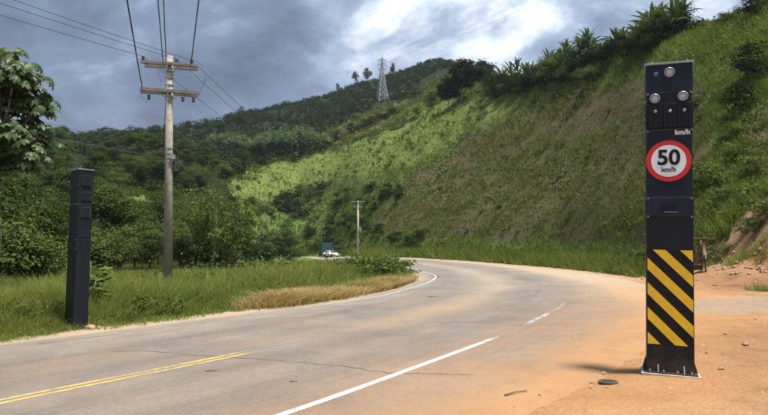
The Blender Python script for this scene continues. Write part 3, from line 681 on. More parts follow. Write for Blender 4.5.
stuff("verge_grass", np.concatenate([V1, V2]), np.concatenate([Q1, Q2 + len(V1)]), np.concatenate([t1, t2]), M['grass'], "tall green grass along the left roadside verge")
# low ragged grass right against the asphalt
x, y = sample_polar(14000, -260, 300, 9, 30, g1); b_, o_ = road_uv(x, y); e = -o_ - LOFF[b_]
k = (e > -.15) & (e < 1.1) & (d_dry(x, y) > .9) & (fbm(x / .8, y / .8, 2) > .36); x, y = x[k], y[k]
V, Qd, tn = blades(x, y, T(x, y), g1.uniform(.05, .16, len(x)), 9, .014, g1, 1.0, .14, np.full(len(x), .45)); stuff("short_grass", V, Qd, tn, M['grass'], "short grass creeping onto the asphalt edge")
# dry bleached strip
ii = g1.integers(0, len(dl), 3600); x = dl[ii, 0] + g1.normal(-.15, .55, 3600); y = dl[ii, 1] + g1.normal(.1, .5, 3600); b_, o_ = road_uv(x, y); k = o_ < -LOFF[b_] + .05; x, y = x[k], y[k]
V, Qd, tn = blades(x, y, T(x, y), .48 * (.5 + fbm(x / .9, y / .9, 2)) * np.clip(1.15 - d_dry(x, y) * .4, .4, 1), 13, .026, g1, 1.7, .30, np.clip(fbm(x / .7 + 9, y / .7, 2), 0, 1), True); stuff("dry_grass", V, Qd, tn, M['grass_dry'], "bleached dry grass in the inside of the bend")
ii = g1.integers(0, len(dl), 900); x = dl[ii, 0] + g1.normal(-.3, .6, 900); y = dl[ii, 1] + g1.normal(.2, .6, 900); b_, o_ = road_uv(x, y); k = (o_ < -LOFF[b_] - .1) & (fbm(x / .8 + 2, y / .8, 2) > .4); x, y = x[k], y[k]
V, Qd, tn = blades(x, y, T(x, y), g1.uniform(.3, .7, len(x)), 8, .024, g1, 1.0, .22, np.full(len(x), .5), True); stuff("green_strands", V, Qd, tn, M['grass'], "green strands growing through the dry grass")
# slopes
g2 = np.random.default_rng(5)
x, y = sample_polar(120000, 95, 800, 22, 260, g2); b_, o_ = road_uv(x, y); z = T(x, y)
zn_, px_, py_ = zones(x, y, z)
dfoot = np.hypot(x, y) - np.interp(np.arctan2(x, y), CA, CR[:, 0])
dfoot = np.where((y > 30) & (o_ > 0) & (o_ < 900), np.maximum(dfoot, np.minimum(o_ - ROFF[b_] - 1.3, 6)), dfoot); k = ((o_ > ROFF[b_] + .8) & (dfoot > -.6)) | ((o_ < -LOFF[b_] - 1) & (dfoot > 0)); k &= (zn_['dirt'] < .5)
x, y, z, dfoot = x[k], y[k], z[k], dfoot[k]; past, scr = zn_['pasture'][k] > .5, zn_['scrub'][k] > .5; bare = soil_noise(x, y, z) > .60
r = np.hypot(x, y); gap = g2.random(len(x)); patch = fbm(x / 7, y / 7, 4)
base = ~past & ~scr
def slope(sel, name, mat, hh, nb, lab, w=.05):
    if sel.sum() == 0: return
    sc_ = np.maximum(1, r[sel] / 45); V, Qd, tn = blades(x[sel], y[sel], z[sel], hh[sel] * np.sqrt(sc_), nb, w * sc_, g2, .8, .35 * sc_, np.clip(patch[sel] * 1.5 - .25, 0, 1)); stuff(name, V, Qd, tn, mat, lab)
hb = (.35 + .7 * patch) * g2.uniform(.5, 1.3, len(x)); foot_tall = 1 + .9 * (1 - sst(0, 9, dfoot))
slope(base, "slope_grass", M['grass_slope'], hb * .6 * foot_tall, 9, "rank green grass on the lower cutting slope")
slope(past & (gap < .75), "pasture_grass", M['grass_pasture'], hb * .5, 6, "bright yellow green pasture grass on the hillside")
slope(scr & (gap < .75) & (~bare | (gap < .3)), "scrub_growth", M['grass_scrub'], hb * .42, 9, "brown low scrub covering the cut slope")
slope(scr & (gap > .42) & (patch > .40) & (~bare | (gap > .9)), "green_tufts", M['grass_slope'], hb * .45, 9, "green tufts breaking up the brown slope")
slope(base & (dfoot < 1.5) & (x > 6) & (gap < .5), "foot_straw", M['grass_dry'], hb * .55, 8, "straw coloured grass at the foot of the cutting", .03)
def ground_leaves(xx, yy, zz, size, nper, spread, hgt, g, tint):
    n = len(xx); ci = np.repeat(np.arange(n), nper); k = n * nper; sc_ = np.broadcast_to(size, n)[ci]
    c = np.stack([xx[ci] + g.normal(0, 1, k) * spread * sc_, yy[ci] + g.normal(0, 1, k) * spread * sc_, zz[ci] + np.abs(g.normal(.4, .5, k)) * hgt * sc_], 1)
    nn = rand_dirs(k, g) * .8 + np.array([0, -.2, .8]); nn /= np.linalg.norm(nn, axis=1, keepdims=True)
    V, q = leaf_quads(c, nn, .2 * sc_ * g.uniform(.5, 1.3, k), .6, g, .3); return V, q, np.repeat(np.clip(tint[ci] + g.normal(0, .15, k), 0, 1), 4)
sel = (fbm(x / 3.1 + 7, y / 3.1, 3) > .47) & (g2.random(len(x)) < np.where(base, .16, np.where(scr, .10, .04)))
sz = np.maximum(1, r[sel] / 45) * g2.uniform(.5, 1.5, sel.sum())
V, Qd, tn = ground_leaves(x[sel], y[sel], z[sel], sz, 9, .26, .3, g2, np.clip(fbm(x[sel] / 11, y[sel] / 11, 3) * 1.6 - .3, 0, 1)); stuff("slope_weeds", V, Qd, tn, M['leaf_slope'], "mixed leafy weeds and creepers over the slopes")
gv = np.random.default_rng(90)
x, y = sample_polar(9000, -60, 440, 12.5, 50, gv); b_, o_ = road_uv(x, y); e = -o_ - LOFF[b_]; k = (e > .7) & (fbm(x / 1.6 + 3, y / 1.6, 3) > .555) & ((d_dry(x, y) > 1.2) | (e > 2.5)); x, y = x[k], y[k]; rr_ = np.hypot(x, y)
V, Qd, tn = ground_leaves(x, y, T(x, y) + .15, np.maximum(.6, rr_ / 35) * gv.uniform(.6, 1.3, len(x)), 9, .22, .75, gv, gv.uniform(.2, .8, len(x))); stuff("verge_weeds", V, Qd, tn, M['leaf_slope'], "broad leaved weeds among the verge grass")
# sprigs on the dirt bank and dirt flat
x, y = sample_polar(5200, 690, 800, 14, 34, g2); k = fbm(x / 1.0 + 3, y / 1.0, 2) > .47; x, y = x[k], y[k]; b_, o_ = road_uv(x, y); k = (o_ > ROFF[b_] + 2) & (y > 18); x, y = x[k], y[k]
V, Qd, tn = blades(x, y, T(x, y), g2.uniform(.10, .36, len(x)), 10, .026, g2, 1.0, .16, np.full(len(x), .5)); stuff("weeds", V, Qd, tn, M['grass'], "sparse weeds on the orange earth bank")
# pebbles on the dirt shoulder
def pebbles():
    n = 3200; x = g2.uniform(.6, 12, n); y = 4.2 + 14 * g2.random(n) ** 1.3; b_, o_ = road_uv(x, y); k = (o_ > 4.6); x, y = x[k], y[k]; n = len(x); s = .005 + .026 * g2.random(n) ** 6
    oct_ = np.array([[1, 0, 0], [0, 1, 0], [-1, 0, 0], [0, -1, 0], [0, 0, .8]]); V = oct_[None] * s[:, None, None] * g2.uniform(.6, 1.4, (n, 5, 1)); b_, o_ = road_uv(x, y)
    zz = np.where(o_ < ROFF[b_], zr(x, y) + .006, T(x, y)); V[:, :, 0] += x[:, None]; V[:, :, 1] += y[:, None]; V[:, :, 2] += zz[:, None] - .002
    f = np.array([[0, 1, 4], [1, 2, 4], [2, 3, 4], [3, 0, 4]]); Qd = (np.arange(n)[:, None, None] * 5 + f[None]).reshape(-1, 3)
    tag(link(bpy.data.objects.new("pebbles", np_mesh("pebbles", V.reshape(-1, 3), Qd, [M['stone']]))), "scattered pebbles on the orange dirt shoulder", kind='stuff')
pebbles()
def clods():
    n = 900; x = g2.uniform(11.5, 22, n); y = g2.uniform(20.5, 30, n); z = T(x, y); zz_, _, _ = zones(x, y, z); k = (zz_['dirt'] > .5) & (g2.random(n) < np.clip((z - zr(x, y)) * 1.2 + .15, 0, 1)); x, y, z = x[k], y[k], z[k]; n = len(x); s = .03 + .13 * g2.random(n) ** 3
    d = rand_dirs(10, np.random.default_rng(4)); base_ = np.array([[1, 0, 0], [0, 1, 0], [-1, 0, 0], [0, -1, 0], [.2, .1, .75], [0, 0, -.5]]); V = base_[None] * s[:, None, None] * g2.uniform(.6, 1.35, (n, 6, 1)); V += np.stack([x, y, z], 1)[:, None, :]
    f = np.array([[0, 1, 4], [1, 2, 4], [2, 3, 4], [3, 0, 4], [1, 0, 5], [2, 1, 5], [3, 2, 5], [0, 3, 5]]); Qd = (np.arange(n)[:, None, None] * 6 + f[None]).reshape(-1, 3)
    tag(link(bpy.data.objects.new("clods", np_mesh("clods", V.reshape(-1, 3), Qd, [M['stone']]))), "earth clods and stones littering the cut bank", kind='stuff')
clods()

# ------------------------------------------------------------------ trees and plants
def at(px, Y): return ray(px, 250)[0] * Y, Y
SP = {}
def species(key, *a, **k): SP[key] = tree_meshes(*a, **k)
for s in range(4): species(('broad', s), 100 + s, 9.0, 3.8, 1.2, 34, 5200, .29, 'leaf_forest', r0=.2, br=(.24, .40))
for s in range(3): species(('tall', s), 120 + s, 10.0, 2.6, 2.0, 26, 3600, .29, 'leaf_forest', r0=.18, br=(.28, .46))
for s in range(3): species(('bright', s), 140 + s, 6.0, 2.9, .5, 28, 3600, .23, 'leaf_bright', r0=.12, br=(.24, .4))
for s in range(4): species(('olive', s), 160 + s, 5.0, 2.6, .2, 28, 3800, .20, 'leaf_olive', r0=.1, br=(.24, .42))
for s in range(4): species(('bush', s), 180 + s, 1.5, .95, -.1, 16, 900, .12, 'leaf_olive', r0=.03, br=(.3, .5), top=.2)
for s in range(3): species(('darkbush', s), 190 + s, 2.2, 1.3, -.1, 18, 1300, .15, 'leaf_dark', r0=.04, br=(.3, .5), top=.2)
for s in range(2): species(('dome', s), 240 + s, 9.0, 4.0, 1.8, 40, 5600, .48, 'leaf_dark', 'bark_pale', r0=.22, br=(.26, .40), top=.15)
def feathery(seed, H, Rx, lm):
    g = np.random.default_rng(seed); ns = 70; Vs = []; Qs = []; Ts = []; o = 0; b = MB()
    for s in range(ns):
        a = g.uniform(0, 2 * math.pi); reach = Rx * g.uniform(.15, 1.0); hh = H * g.uniform(.5, 1.0) * (1 - .25 * (reach / Rx) ** 2); n = 46
        t = g.random(n) ** .6; px_ = np.cos(a) * reach * t ** 1.6 + np.cos(a) * .3; py_ = np.sin(a) * reach * t ** 1.6 + np.sin(a) * .3; pz = hh * (1.25 * t - .33 * t ** 3)
        c = np.stack([px_, py_, pz], 1) + g.normal(0, .22, (n, 3)); nn = rand_dirs(n, g) * .7 + np.array([0, 0, .6]); nn /= np.linalg.norm(nn, axis=1, keepdims=True)
        V, q = leaf_quads(c, nn, .42 * g.uniform(.6, 1.3, n), .28, g, 1.0); Vs.append(V); Qs.append(q + o); o += len(V); Ts.append(np.repeat(np.clip(g.uniform(.15, .75) + g.normal(0, .12, n), 0, 1), 4))
        if s % 3 == 0: b.tube([(math.cos(a) * (.25 + reach * u ** 1.6), math.sin(a) * (.25 + reach * u ** 1.6), hh * (1.25 * u - .33 * u ** 3) - .2) for u in (0, .3, .6, .9)], .035, 5, .012)
    return np_mesh("crown", np.concatenate(Vs), np.concatenate(Qs), [M[lm]], np.concatenate(Ts)), b.mesh("trunk", M['bark_pale'], True)
for s in range(2): SP[('feather', s)] = feathery(210 + s, 7.0, 3.6, 'leaf_bamboo')
for s in range(2): SP[('cane', s)] = feathery(220 + s, 3.6, 2.2, 'leaf_silver')
HT = dict(dome=9, broad=9, tall=10, bright=6, olive=5, bush=1.5, darkbush=2.2, feather=7, cane=3.6)
gt = random.Random(44)
def plant(name, kind, px, Y, h, label, cat, group=None, wide=1.0, v=None, parts=True, sink=.1):
    x, y = at(px, Y); z = float(T(x, y)) - sink
    vs = [k for k in SP if k[0] == kind]; crown, trunk = SP[vs[gt.randrange(len(vs))] if v is None else (kind, v)]
    s = h / HT[kind]
    if parts:
        t = thing(name, label, cat, (x, y, z), gt.uniform(0, 6.28), group); t.scale = (s * wide, s * wide, s)
        link(bpy.data.objects.new("crown", crown), t); link(bpy.data.objects.new("trunk", trunk), t)
    else:
        t = link(bpy.data.objects.new(name, crown)); t.location = (x, y, z); t.rotation_euler = (0, 0, gt.uniform(0, 6.28)); t.scale = (s * wide, s * wide, s); tag(t, label, cat, group)
    return t
# near dark trees behind the left verge
for (px, Y, h, w, kind) in [(-230, 27, 6.5, 1, 'broad'), (-180, 30, 7.5, 1, 'tall'), (-130, 26, 5.5, 1.1, 'olive'), (-100, 33, 7.5, 1, 'broad'), (-150, 38, 8, 1, 'broad'), (-70, 30, 7.5, 1, 'broad'), (-40, 27, 6.0, 1.0, 'olive'), (-12, 31, 6.6, 1.0, 'broad'), (6, 27, 4.2, 1.2, 'olive'), (24, 34, 6.2, 1.0, 'broad'), (44, 37, 5.4, 1.1, 'broad'), (58, 33, 3.0, 1.3, 'olive'), (34, 28, 2.9, 1.3, 'broad'), (70, 42, 4.6, 1.1, 'olive')]:
    plant("tree", kind, px, Y, h, "dark leafy tree massed behind the grass left of the black totem", "tree", "trees left of the black totem", w)
for (px, Y, h, w, kind) in [(98, 43, 4.0, 1.2, 'olive'), (118, 45, 3.4, 1.2, 'broad'), (135, 50, 5.0, 1.1, 'olive'), (150, 47, 4.0, 1.0, 'broad'), (88, 50, 5.2, 1.0, 'broad'), (158, 56, 5.0, 1.0, 'broad')]:
    plant("tree", kind, px, Y, h, "dense green tree between the left totem and the utility pole", "tree", "trees between totem and pole", w)
plant("bamboo_clump", 'feather', 216, 49, 7.6, "feathery drooping bamboo clump right of the utility pole", "bamboo", wide=1.15, v=0)
plant("bamboo_clump", 'feather', 188, 52, 6.0, "smaller feathery clump directly beside the utility pole", "bamboo", wide=.95, v=1)
plant("tree", 'broad', 183, 47, 3.5, "dark rounded tree at the foot of the feathery bamboo", "tree", wide=.8)
plant("tree", 'broad', 246, 58, 4.6, "dark tree at the right end of the bamboo clump", "tree", wide=.7)
for (px, Y, h) in [(255, 62, 2.6), (268, 66, 2.2), (281, 70, 2.6), (292, 76, 2.0), (232, 56, 2.2), (205, 50, 2.0)]:
    plant("shrub", 'darkbush', px, Y, h, "dark shrub at the back edge of the green verge, right of the bamboo", "shrub", "shrubs at the back of the verge", 1.2)
# wooded hillside, individual trees, nearest ranks
def wooded(px, py): return not any(bool(in_poly(np.array([px]), np.array([py]), p)[0]) for p in POLY['pasture'] + POLY['scrub'])
cnt = 0
for rank, (Y0, Y1, n) in enumerate([(54, 80, 46), (80, 115, 60), (115, 160, 74), (160, 205, 66)]):
    for i in range(n):
        px = gt.uniform(-60, 215 + rank * 28); Y = gt.uniform(Y0, Y1); x, y = at(px, Y); z = float(T(x, y))
        sx, sy = survey(np.array(x), np.array(y), np.array(z))
        if not wooded(float(sx), float(sy)) or not wooded(float(sx), float(sy) - 5) or (px > 195 and sy > 196) or (px > 262 and Y < 190): continue
        kind = gt.choices(['broad', 'tall', 'olive', 'bright'], [6, 2, 2, .8])[0]; h = gt.uniform(4.5, 8.5) if kind != 'olive' else gt.uniform(3.5, 5.5)
        if kind == 'bright': h = gt.uniform(4, 5.5)
        if sy - 600 * h / Y < 175 and 100 < px < 165 and Y < 80: h *= .6
        lab = {'broad': "broad dark green tree in the woods covering the left hillside", 'tall': "tall narrow dark tree rising from the woods on the left hillside", 'olive': "low olive green tree among the darker woods on the left hillside", 'bright': "light green tree standing out of the dark woods on the left hillside"}[kind]
        plant("forest_tree", kind, px, Y, h, lab, "tree", "trees of the wooded left hillside", gt.uniform(.9, 1.25)); cnt += 1
# far wood: reads as one mass
def far_wood():
    g = np.random.default_rng(77); protos = [crown_arrays(300 + k, 8.0, 3.6, .6, 13, 190, .85, br=(.3, .5))[:3] for k in range(5)]
    Vs = []; Qs = []; Ts = []; o = 0; n = 0; tries = 0
    while n < 3700 and tries < 16000:
        tries += 1; px = g.uniform(-40, 500) if tries % 3 == 0 else g.uniform(225, 480); Y = math.exp(g.uniform(math.log(178), math.log(458))); x, y = at(px, Y); z = float(T(x, y)); sx, sy = survey(np.array(x), np.array(y), np.array(z))
        if not wooded(float(sx), float(sy)): continue
        if 374 < px < 391 and Y < 300 and gt.random() < .8: continue
        if px > 300 and Y < 240 or (px > 420 and Y < 280): continue
        V, q, t = protos[g.integers(5)]; s = g.uniform(.55, 1.15) * (.85 if px < 240 else .52); a = g.uniform(0, 6.28); c_, s_ = math.cos(a), math.sin(a)
        W = np.stack([(V[:, 0] * c_ - V[:, 1] * s_) * s + x, (V[:, 0] * s_ + V[:, 1] * c_) * s + y, V[:, 2] * s * .9 + z - .8], 1)
        Vs.append(W); Qs.append(q + o); o += len(W); Ts.append(np.clip(t * .6 + g.uniform(-.1, .5), 0, 1)); n += 1
    stuff("far_wood", np.concatenate(Vs), np.concatenate(Qs), np.concatenate(Ts), M['leaf_far'], "dark far off wood covering the upper hillside and skyline")
far_wood()
# skyline trees on the far ridge
for (px, Y, h, kind, lab) in [(355, 400, 13, 'tall', "rounded lone tree on the far skyline left of the pylon"), (367, 405, 12, 'broad', "second skyline tree, just left of the pylon"), (337, 400, 9, 'tall', "small skyline tree left of the rounded lone tree"), (393, 410, 14, 'tall', "pointed skyline tree just right of the pylon")]:
    plant("ridge_tree", kind, px, Y, h, lab, "tree", wide=.8)
# cane clumps in a row above the pasture
for (px, Y, h, w) in [(216, 214, 8, 1.1), (229, 216, 9, 1.2), (258, 223, 9, 1.1), (268, 224, 10, 1.1), (279, 225, 10, 1.1), (293, 223, 11, 1.1), (304, 225, 10, 1.0)]:
    plant("cane_clump", 'cane', px, Y, h * .95, "grey green cane clump in the row above the bright pasture", "cane", "cane clumps above the pasture", w)
for i in range(26):
    px = 212 + i * 7.2 + gt.uniform(-3, 3); Y = 213 + (px - 225) * .05 + gt.uniform(-4, 6)
    plant("hedge_shrub", 'darkbush', px, Y, gt.uniform(2.2, 4.2), "dark shrub in the hedge along the top of the bright pasture", "shrub", "shrubs along the top of the pasture", 1.4)
# shrubs dotted over pasture and slopes
n = 0
while n < 130:
    px = gt.uniform(235, 560); Y = gt.uniform(100, 225); x, y = at(px, Y); z = float(T(x, y)); sx, sy = survey(np.array(x), np.array(y), np.array(z))
    if not any(bool(in_poly(np.array([float(sx)]), np.array([float(sy)]), p)[0]) for p in POLY['pasture']): continue
    plant("pasture_shrub", 'bush', px, Y, gt.uniform(.6, 1.6), "small green shrub dotted over the bright pasture", "shrub", "shrubs dotted over the pasture", 1.2, parts=False); n += 1
n = 0
while n < 80:
    px = gt.uniform(375, 760); Y = gt.uniform(28, 130); x, y = at(px, Y); z = float(T(x, y)); sx, sy = survey(np.array(x), np.array(y), np.array(z))
    if not any(bool(in_poly(np.array([float(sx)]), np.array([float(sy)]), p)[0]) for p in POLY['scrub']): continue
    plant("slope_shrub", 'bush', px, Y, gt.uniform(.35, .95), "small olive shrub on the brown cut slope", "shrub", "shrubs on the brown cut slope", 1.3, parts=False); n += 1
n = 0
while n < 150:
    px = gt.uniform(225, 430); Y = gt.uniform(100, 200); x, y = at(px, Y); z = float(T(x, y)); sx, sy = survey(np.array(x), np.array(y), np.array(z))
    if sy > 252 or sy < 188 or (wooded(sx, sy) is False): continue
    plant("hollow_shrub", 'darkbush' if n % 2 else 'bush', px, Y, gt.uniform(1.2, 3.2), "green shrub in the hollow below the bright pasture", "shrub", "shrubs in the hollow below the pasture", 1.3, parts=False); n += 1
plant("round_shrub", 'darkbush', 398, 128, 4.0, "dark round shrub alone at the edge of pasture and brown slope", "shrub", wide=.85)
plant("round_shrub", 'darkbush', 410, 95, 3.0, "rounded green shrub at the foot of the brown slope behind the bend", "shrub", wide=1.3)
plant("roadside_shrub", 'bush', 640, 39, 1.7, "pale leafy shrub at the slope foot just left of the tall totem", "shrub", wide=1.2)
# ridge of the near hill
plant("ridge_tree", 'dome', 463, 168, 13, "big dark rounded tree on the near ridge right of the pylon", "tree", wide=.95, v=0)
plant("ridge_tree", 'dome', 485, 163, 10, "dark narrow tree beside the big rounded ridge tree", "tree", wide=1.0)
plant("ridge_tree", 'dome', 449, 170, 9.5, "lower dark tree at the left foot of the big rounded ridge tree", "tree", wide=.9)
plant("ridge_tree", 'bright', 432, 182, 8, "lighter green tree on the ridge between pylon and dark tree", "tree", wide=.9)
plant("ridge_tree", 'bright', 418, 190, 5, "low light green tree on the ridge right of the pylon", "tree", wide=1.0)
plant("ridge_shrub", 'darkbush', 497, 150, 5.5, "dark shrub where the banana row meets the ridge trees", "shrub", wide=1.2)
for (px, Y, h) in [(668, 76, 6.2), (655, 77, 5.4), (684, 76, 5.8), (646, 80, 5.0), (636, 82, 4.6), (626, 86, 4.6), (694, 75, 4.4), (618, 88, 4.4), (607, 91, 4.2), (596, 95, 3.9), (676, 74, 4.6), (661, 74, 3.8)]:
    plant("ridge_shrub", 'darkbush' if h < 5 else 'olive', px, Y, h * .85, "dark bushy shrub on the ridge above and left of the tall totem", "shrub", "dark shrubs on the ridge by the totem", 1.1)
for (px, Y, h) in [(585, 97, 3.6), (578, 99, 4), (566, 103, 4), (556, 108, 3.6), (548, 110, 4.2), (538, 116, 4), (530, 119, 4.6), (521, 124, 4.2), (513, 128, 4.8), (503, 136, 5), (494, 144, 5)]:
    plant("ridge_shrub", 'darkbush', px, Y, h, "dark shrub under the banana plants along the ridge", "shrub", "shrubs under the ridge bananas", 1.3)
plant("ridge_shrub", 'olive', 736, 66, 1.9, "low rounded shrub on the ridge right of the tall totem", "shrub", wide=1.3)
plant("ridge_shrub", 'darkbush', 766, 60, 2.6, "dark shrub at the right edge of the photo on the ridge", "shrub", wide=1.3)
plant("hill_shrub", 'darkbush', 762, 46, 3.0, "large dark shrub high on the slope at the right edge", "shrub", wide=1.3)
plant("hill_shrub", 'darkbush', 748, 43, 2.3, "dark shrub left of the large one high on the right slope", "shrub", wide=1.2)
for (px, Y, h) in [(716, 36, 2.2), (742, 37, 1.6), (704, 37, 1.5), (728, 33, 1.4), (760, 34, 1.6), (700, 33, 1.2), (712, 30, 1.2), (692, 36, 1.4), (735, 41, 1.5), (752, 31, 1.1), (748, 28, .9), (763, 28, 1.2), (757, 27, .8), (770, 27, 1.0), (726, 29, .7)]:
    plant("hill_shrub", 'bush', px, Y, h, "green shrub in the rank growth on the slope right of the totem", "shrub", "shrubs on the slope right of the totem", 1.2)
# banana plants
BL = [banana_leaf_mesh(s) for s in range(4)]; BN = [banana_leaf_mesh(s + 9, 2.2, .27) for s in range(4)]
bstem = MB().tube([(0, 0, -.3), (.03, 0, .8), (.0, .02, 1.7)], .13, 8, .08).mesh("stem", M['leaf_banana'], True)
def banana(px, Y, h, label, group, nl=12):
    x, y = at(px, Y); t = thing("banana_plant", label, "banana plant", (x, y, float(T(x, y)) - .1), gt.uniform(0, 6.28), group); s = h / 3.4; t.scale = (s, s, s)
    link(bpy.data.objects.new("stem", bstem), t)
    for k in range(nl):
        l = link(bpy.data.objects.new("leaf", BN[gt.randrange(4)]), t); l.location = (0, 0, 1.45 + .05 * gt.random())
        l.rotation_euler = (gt.uniform(-.25, .25), gt.choice([-.85, -.6, -.35, -.1, .2]) + gt.uniform(-.15, .15), k * 2.4 + gt.uniform(-.3, .3))
for (px, Y, h) in [(661, 77, 7.6), (648, 80, 6.6), (687, 75, 7.0), (676, 74, 5.4), (600, 94, 5.4), (624, 87, 6.0), (655, 80, 6.2), (667, 78, 7.0), (681, 76, 7.6), (691, 76, 6.0), (642, 82, 5.6), (630, 86, 5.0), (618, 89, 4.8), (607, 92, 4.4), (594, 96, 4.2), (674, 80, 6.0)]:
    banana(px, Y, h * .84, "dark banana plant on the ridge behind the tall totem", "bananas on the ridge by the totem")
for i in range(34):
    px = 496 + i * 3.0 + gt.uniform(-3, 3); Y = 141 - (px - 496) * .42 + gt.uniform(-7, 5); banana(px, Y, gt.uniform(2.8, 6.6), "green banana plant in the row along the middle of the ridge", "bananas along the middle of the ridge", gt.randint(8, 13))
for i in range(22):
    px = 494 + i * 4.8 + gt.uniform(-3, 3); Y = 139 - (px - 496) * .42 + gt.uniform(-8, 2)
    plant("ridge_shrub", gt.choice(['bright', 'olive', 'darkbush']), px, Y, gt.uniform(2.0, 4.6), "leafy shrub mixed in among the ridge bananas", "shrub", "shrubs among the ridge bananas", 1.3)

# cecropia at the left edge: big fingered leaves, each a part
def cecropia_leaf(seed):
    g = random.Random(seed); V = []; Qd = []; n = 9
    for k in range(n):
        a = -2.5 + 5.0 * k / (n - 1); L = (.36 - .10 * abs(a) / 2.5) * g.uniform(.9, 1.1); w = .10; o = len(V); ca, sa = math.cos(a), math.sin(a)
        for t, ww, dz in ((.05, .25, .0), (.45, 1.0, -.03), (.8, .85, -.14), (1.0, .2, -.24)):
            for s in (-1, 1): V.append((ca * L * t - sa * w * ww * .5 * s * 1.5, sa * L * t + ca * w * ww * .5 * s * 1.5, dz * L * 2.2 + .012 * s))
        for i in range(3): Qd.append((o + i * 2, o + i * 2 + 2, o + i * 2 + 3, o + i * 2 + 1))
    return np_mesh("leaf", V, Qd, [M['leaf_cecropia']], np.repeat(np.random.default_rng(seed).uniform(.2, .8, n), 8))
CL = [cecropia_leaf(s) for s in range(5)]
def cecropia(px, Y, label, H, branches, seed):
    branches = [(dx * .82, dy, a + 1.5, b + 1.45) for dx, dy, a, b in branches]
    x, y = at(px, Y); z = float(T(x, y)) - .1; t = thing("cecropia_tree", label, "tree", (x, y, z)); g = random.Random(seed)
    b = MB(); b.tube([(0, 0, -.3), (.12, 0, H * .25), (-.02, .05, H * .55), (.1, 0, H * .8), (.15, 0, H)], .11, 9, .035); tips = [((.15, 0, H), 1.0)]
    for (dx, dy, z0, z1) in branches:
        p = [(.05, 0, z0), (dx * .55, dy * .5, z0 + (z1 - z0) * .35), (dx * .9, dy, z1 - .25), (dx, dy, z1)]; b.tube(p, .05, 7, .022); tips.append(((dx, dy, z1), 1.0)); tips.append((p[2], .9)); 
    b.build("trunk", M['bark_pale'], t, True)
    todo = []
    for (tp, s) in tips:
        n = g.randint(13, 16)
        for k in range(n):
            a = k * 2.39996 + g.uniform(-.3, .3); rr = g.uniform(.22, .80); up = g.uniform(-.30, .35); pos = Vector(tp) + Vector((math.cos(a) * rr, math.sin(a) * rr, up))
            todo.append((g.randrange(5), Matrix.LocRotScale(pos, Euler((g.uniform(-.35, .35), .30 + g.uniform(-.25, .65), a)), Vector((1, g.uniform(.8, 1.1), 1)) * g.uniform(.60, 1.0) * s)))
    todo.sort(key=lambda q: q[1].translation.y - q[1].translation.x * .6)
    for i, mx in todo[:290]:
        l = link(bpy.data.objects.new("leaf", CL[i]), t); l.matrix_local = mx
    Vs, Qs, Ts, o = [], [], [], 0
    for i, mx in todo[290:]:
        me = CL[i]; nv = len(me.vertices); V = np.empty(nv * 3, np.float32); me.vertices.foreach_get('co', V); tn = np.empty(nv, np.float32); me.attributes['tint'].data.foreach_get('value', tn)
        A = np.array(mx); Vs.append(V.reshape(-1, 3) @ A[:3, :3].T + A[:3, 3]); Qs.append(np.array([p.vertices[:] for p in me.polygons]) + o); o += nv; Ts.append(tn)
    tag(link(bpy.data.objects.new("inner_leaves", np_mesh("inner_leaves", np.concatenate(Vs), np.concatenate(Qs), [M['leaf_cecropia']], np.concatenate(Ts))), t), kind='stuff')
cecropia(-6, 20, "tall cecropia tree with big fingered leaves at the left edge", 8.7,
         [(.75, -.3, 4.8, 6.6), (-.7, .2, 4.6, 6.5), (1.15, .3, 4.2, 5.7), (-.2, -.6, 4.4, 5.9), (.55, .5, 4.0, 5.2), (-1.1, -.2, 3.6, 5.3), (.9, -.5, 3.6, 4.7), (1.35, .2, 3.5, 4.75), (.1, -.8, 3.3, 4.5), (-.6, .6, 3.2, 4.3), (.3, .2, 5.5, 6.9), (-1.3, .2, 4.4, 6.3), (-.4, -.4, 3.0, 4.0), (.2, .7, 5.2, 6.3), (.75, .1, 2.8, 3.9), (-1.0, .3, 2.8, 3.6), (1.3, -.3, 2.9, 4.0), (.2, -.5, 5.6, 6.75), (.85, .3, 5.0, 6.05), (-.45, -.3, 5.3, 6.9), (.95, .1, 5.4, 6.8)], 3)
# young big-leaved sapling beside the left totem
SL = [banana_leaf_mesh(s + 30, 1.0, .62) for s in range(4)]
for m_ in SL: m_.materials.clear(); m_.materials.append(M['leaf_bright'])
def sapling(px, Y, h, label, seed, n=26):
    x, y = at(px, Y); t = thing("sapling", label, "sapling", (x, y, float(T(x, y)))); g = random.Random(seed); b = MB(); tips = []
    for k in range(5):
        a = k * 1.26 + g.uniform(-.3, .3); r = g.uniform(.12, .42) * h / 1.6; e = (math.cos(a) * r, math.sin(a) * r, h * g.uniform(.7, 1.0)); b.tube([(0, 0, -.1), (e[0] * .4, e[1] * .4, e[2] * .5), e], .015, 5, .007); tips.append(e)
    b.build("stem", M['bark_pale'], t, True)
    for k in range(n):
        e = tips[k % 5]; f = g.uniform(.55, 1.05); l = link(bpy.data.objects.new("leaf", SL[g.randrange(4)]), t); l.location = (e[0] * f, e[1] * f, e[2] * f); l.scale = [.34 * g.uniform(.7, 1.3)] * 3; l.rotation_euler = (0, g.uniform(.2, .9), g.uniform(0, 6.28))
sapling(101, 17.6, 1.75, "broad leaved sapling in the grass just right of the left totem", 4, 34)
sapling(88, 17.2, 1.2, "shorter sapling half hidden behind the left totem", 5, 18)
# low leafy weeds in the verge
for (px, Y, h) in [(12, 15.2, .8), (38, 15.8, .9), (55, 16.6, .7), (120, 18.5, .8), (145, 19.2, .9), (158, 20, 1.0), (180, 20.5, .95), (196, 21, .9), (215, 22, .7), (28, 17.5, 1.0), (5, 17, 1.1), (240, 26, .8)]:
    plant("verge_weed", 'bush', px, Y, h, "leafy weed clump in the grass verge on the left", "weed", "leafy weeds in the verge", 1.3)
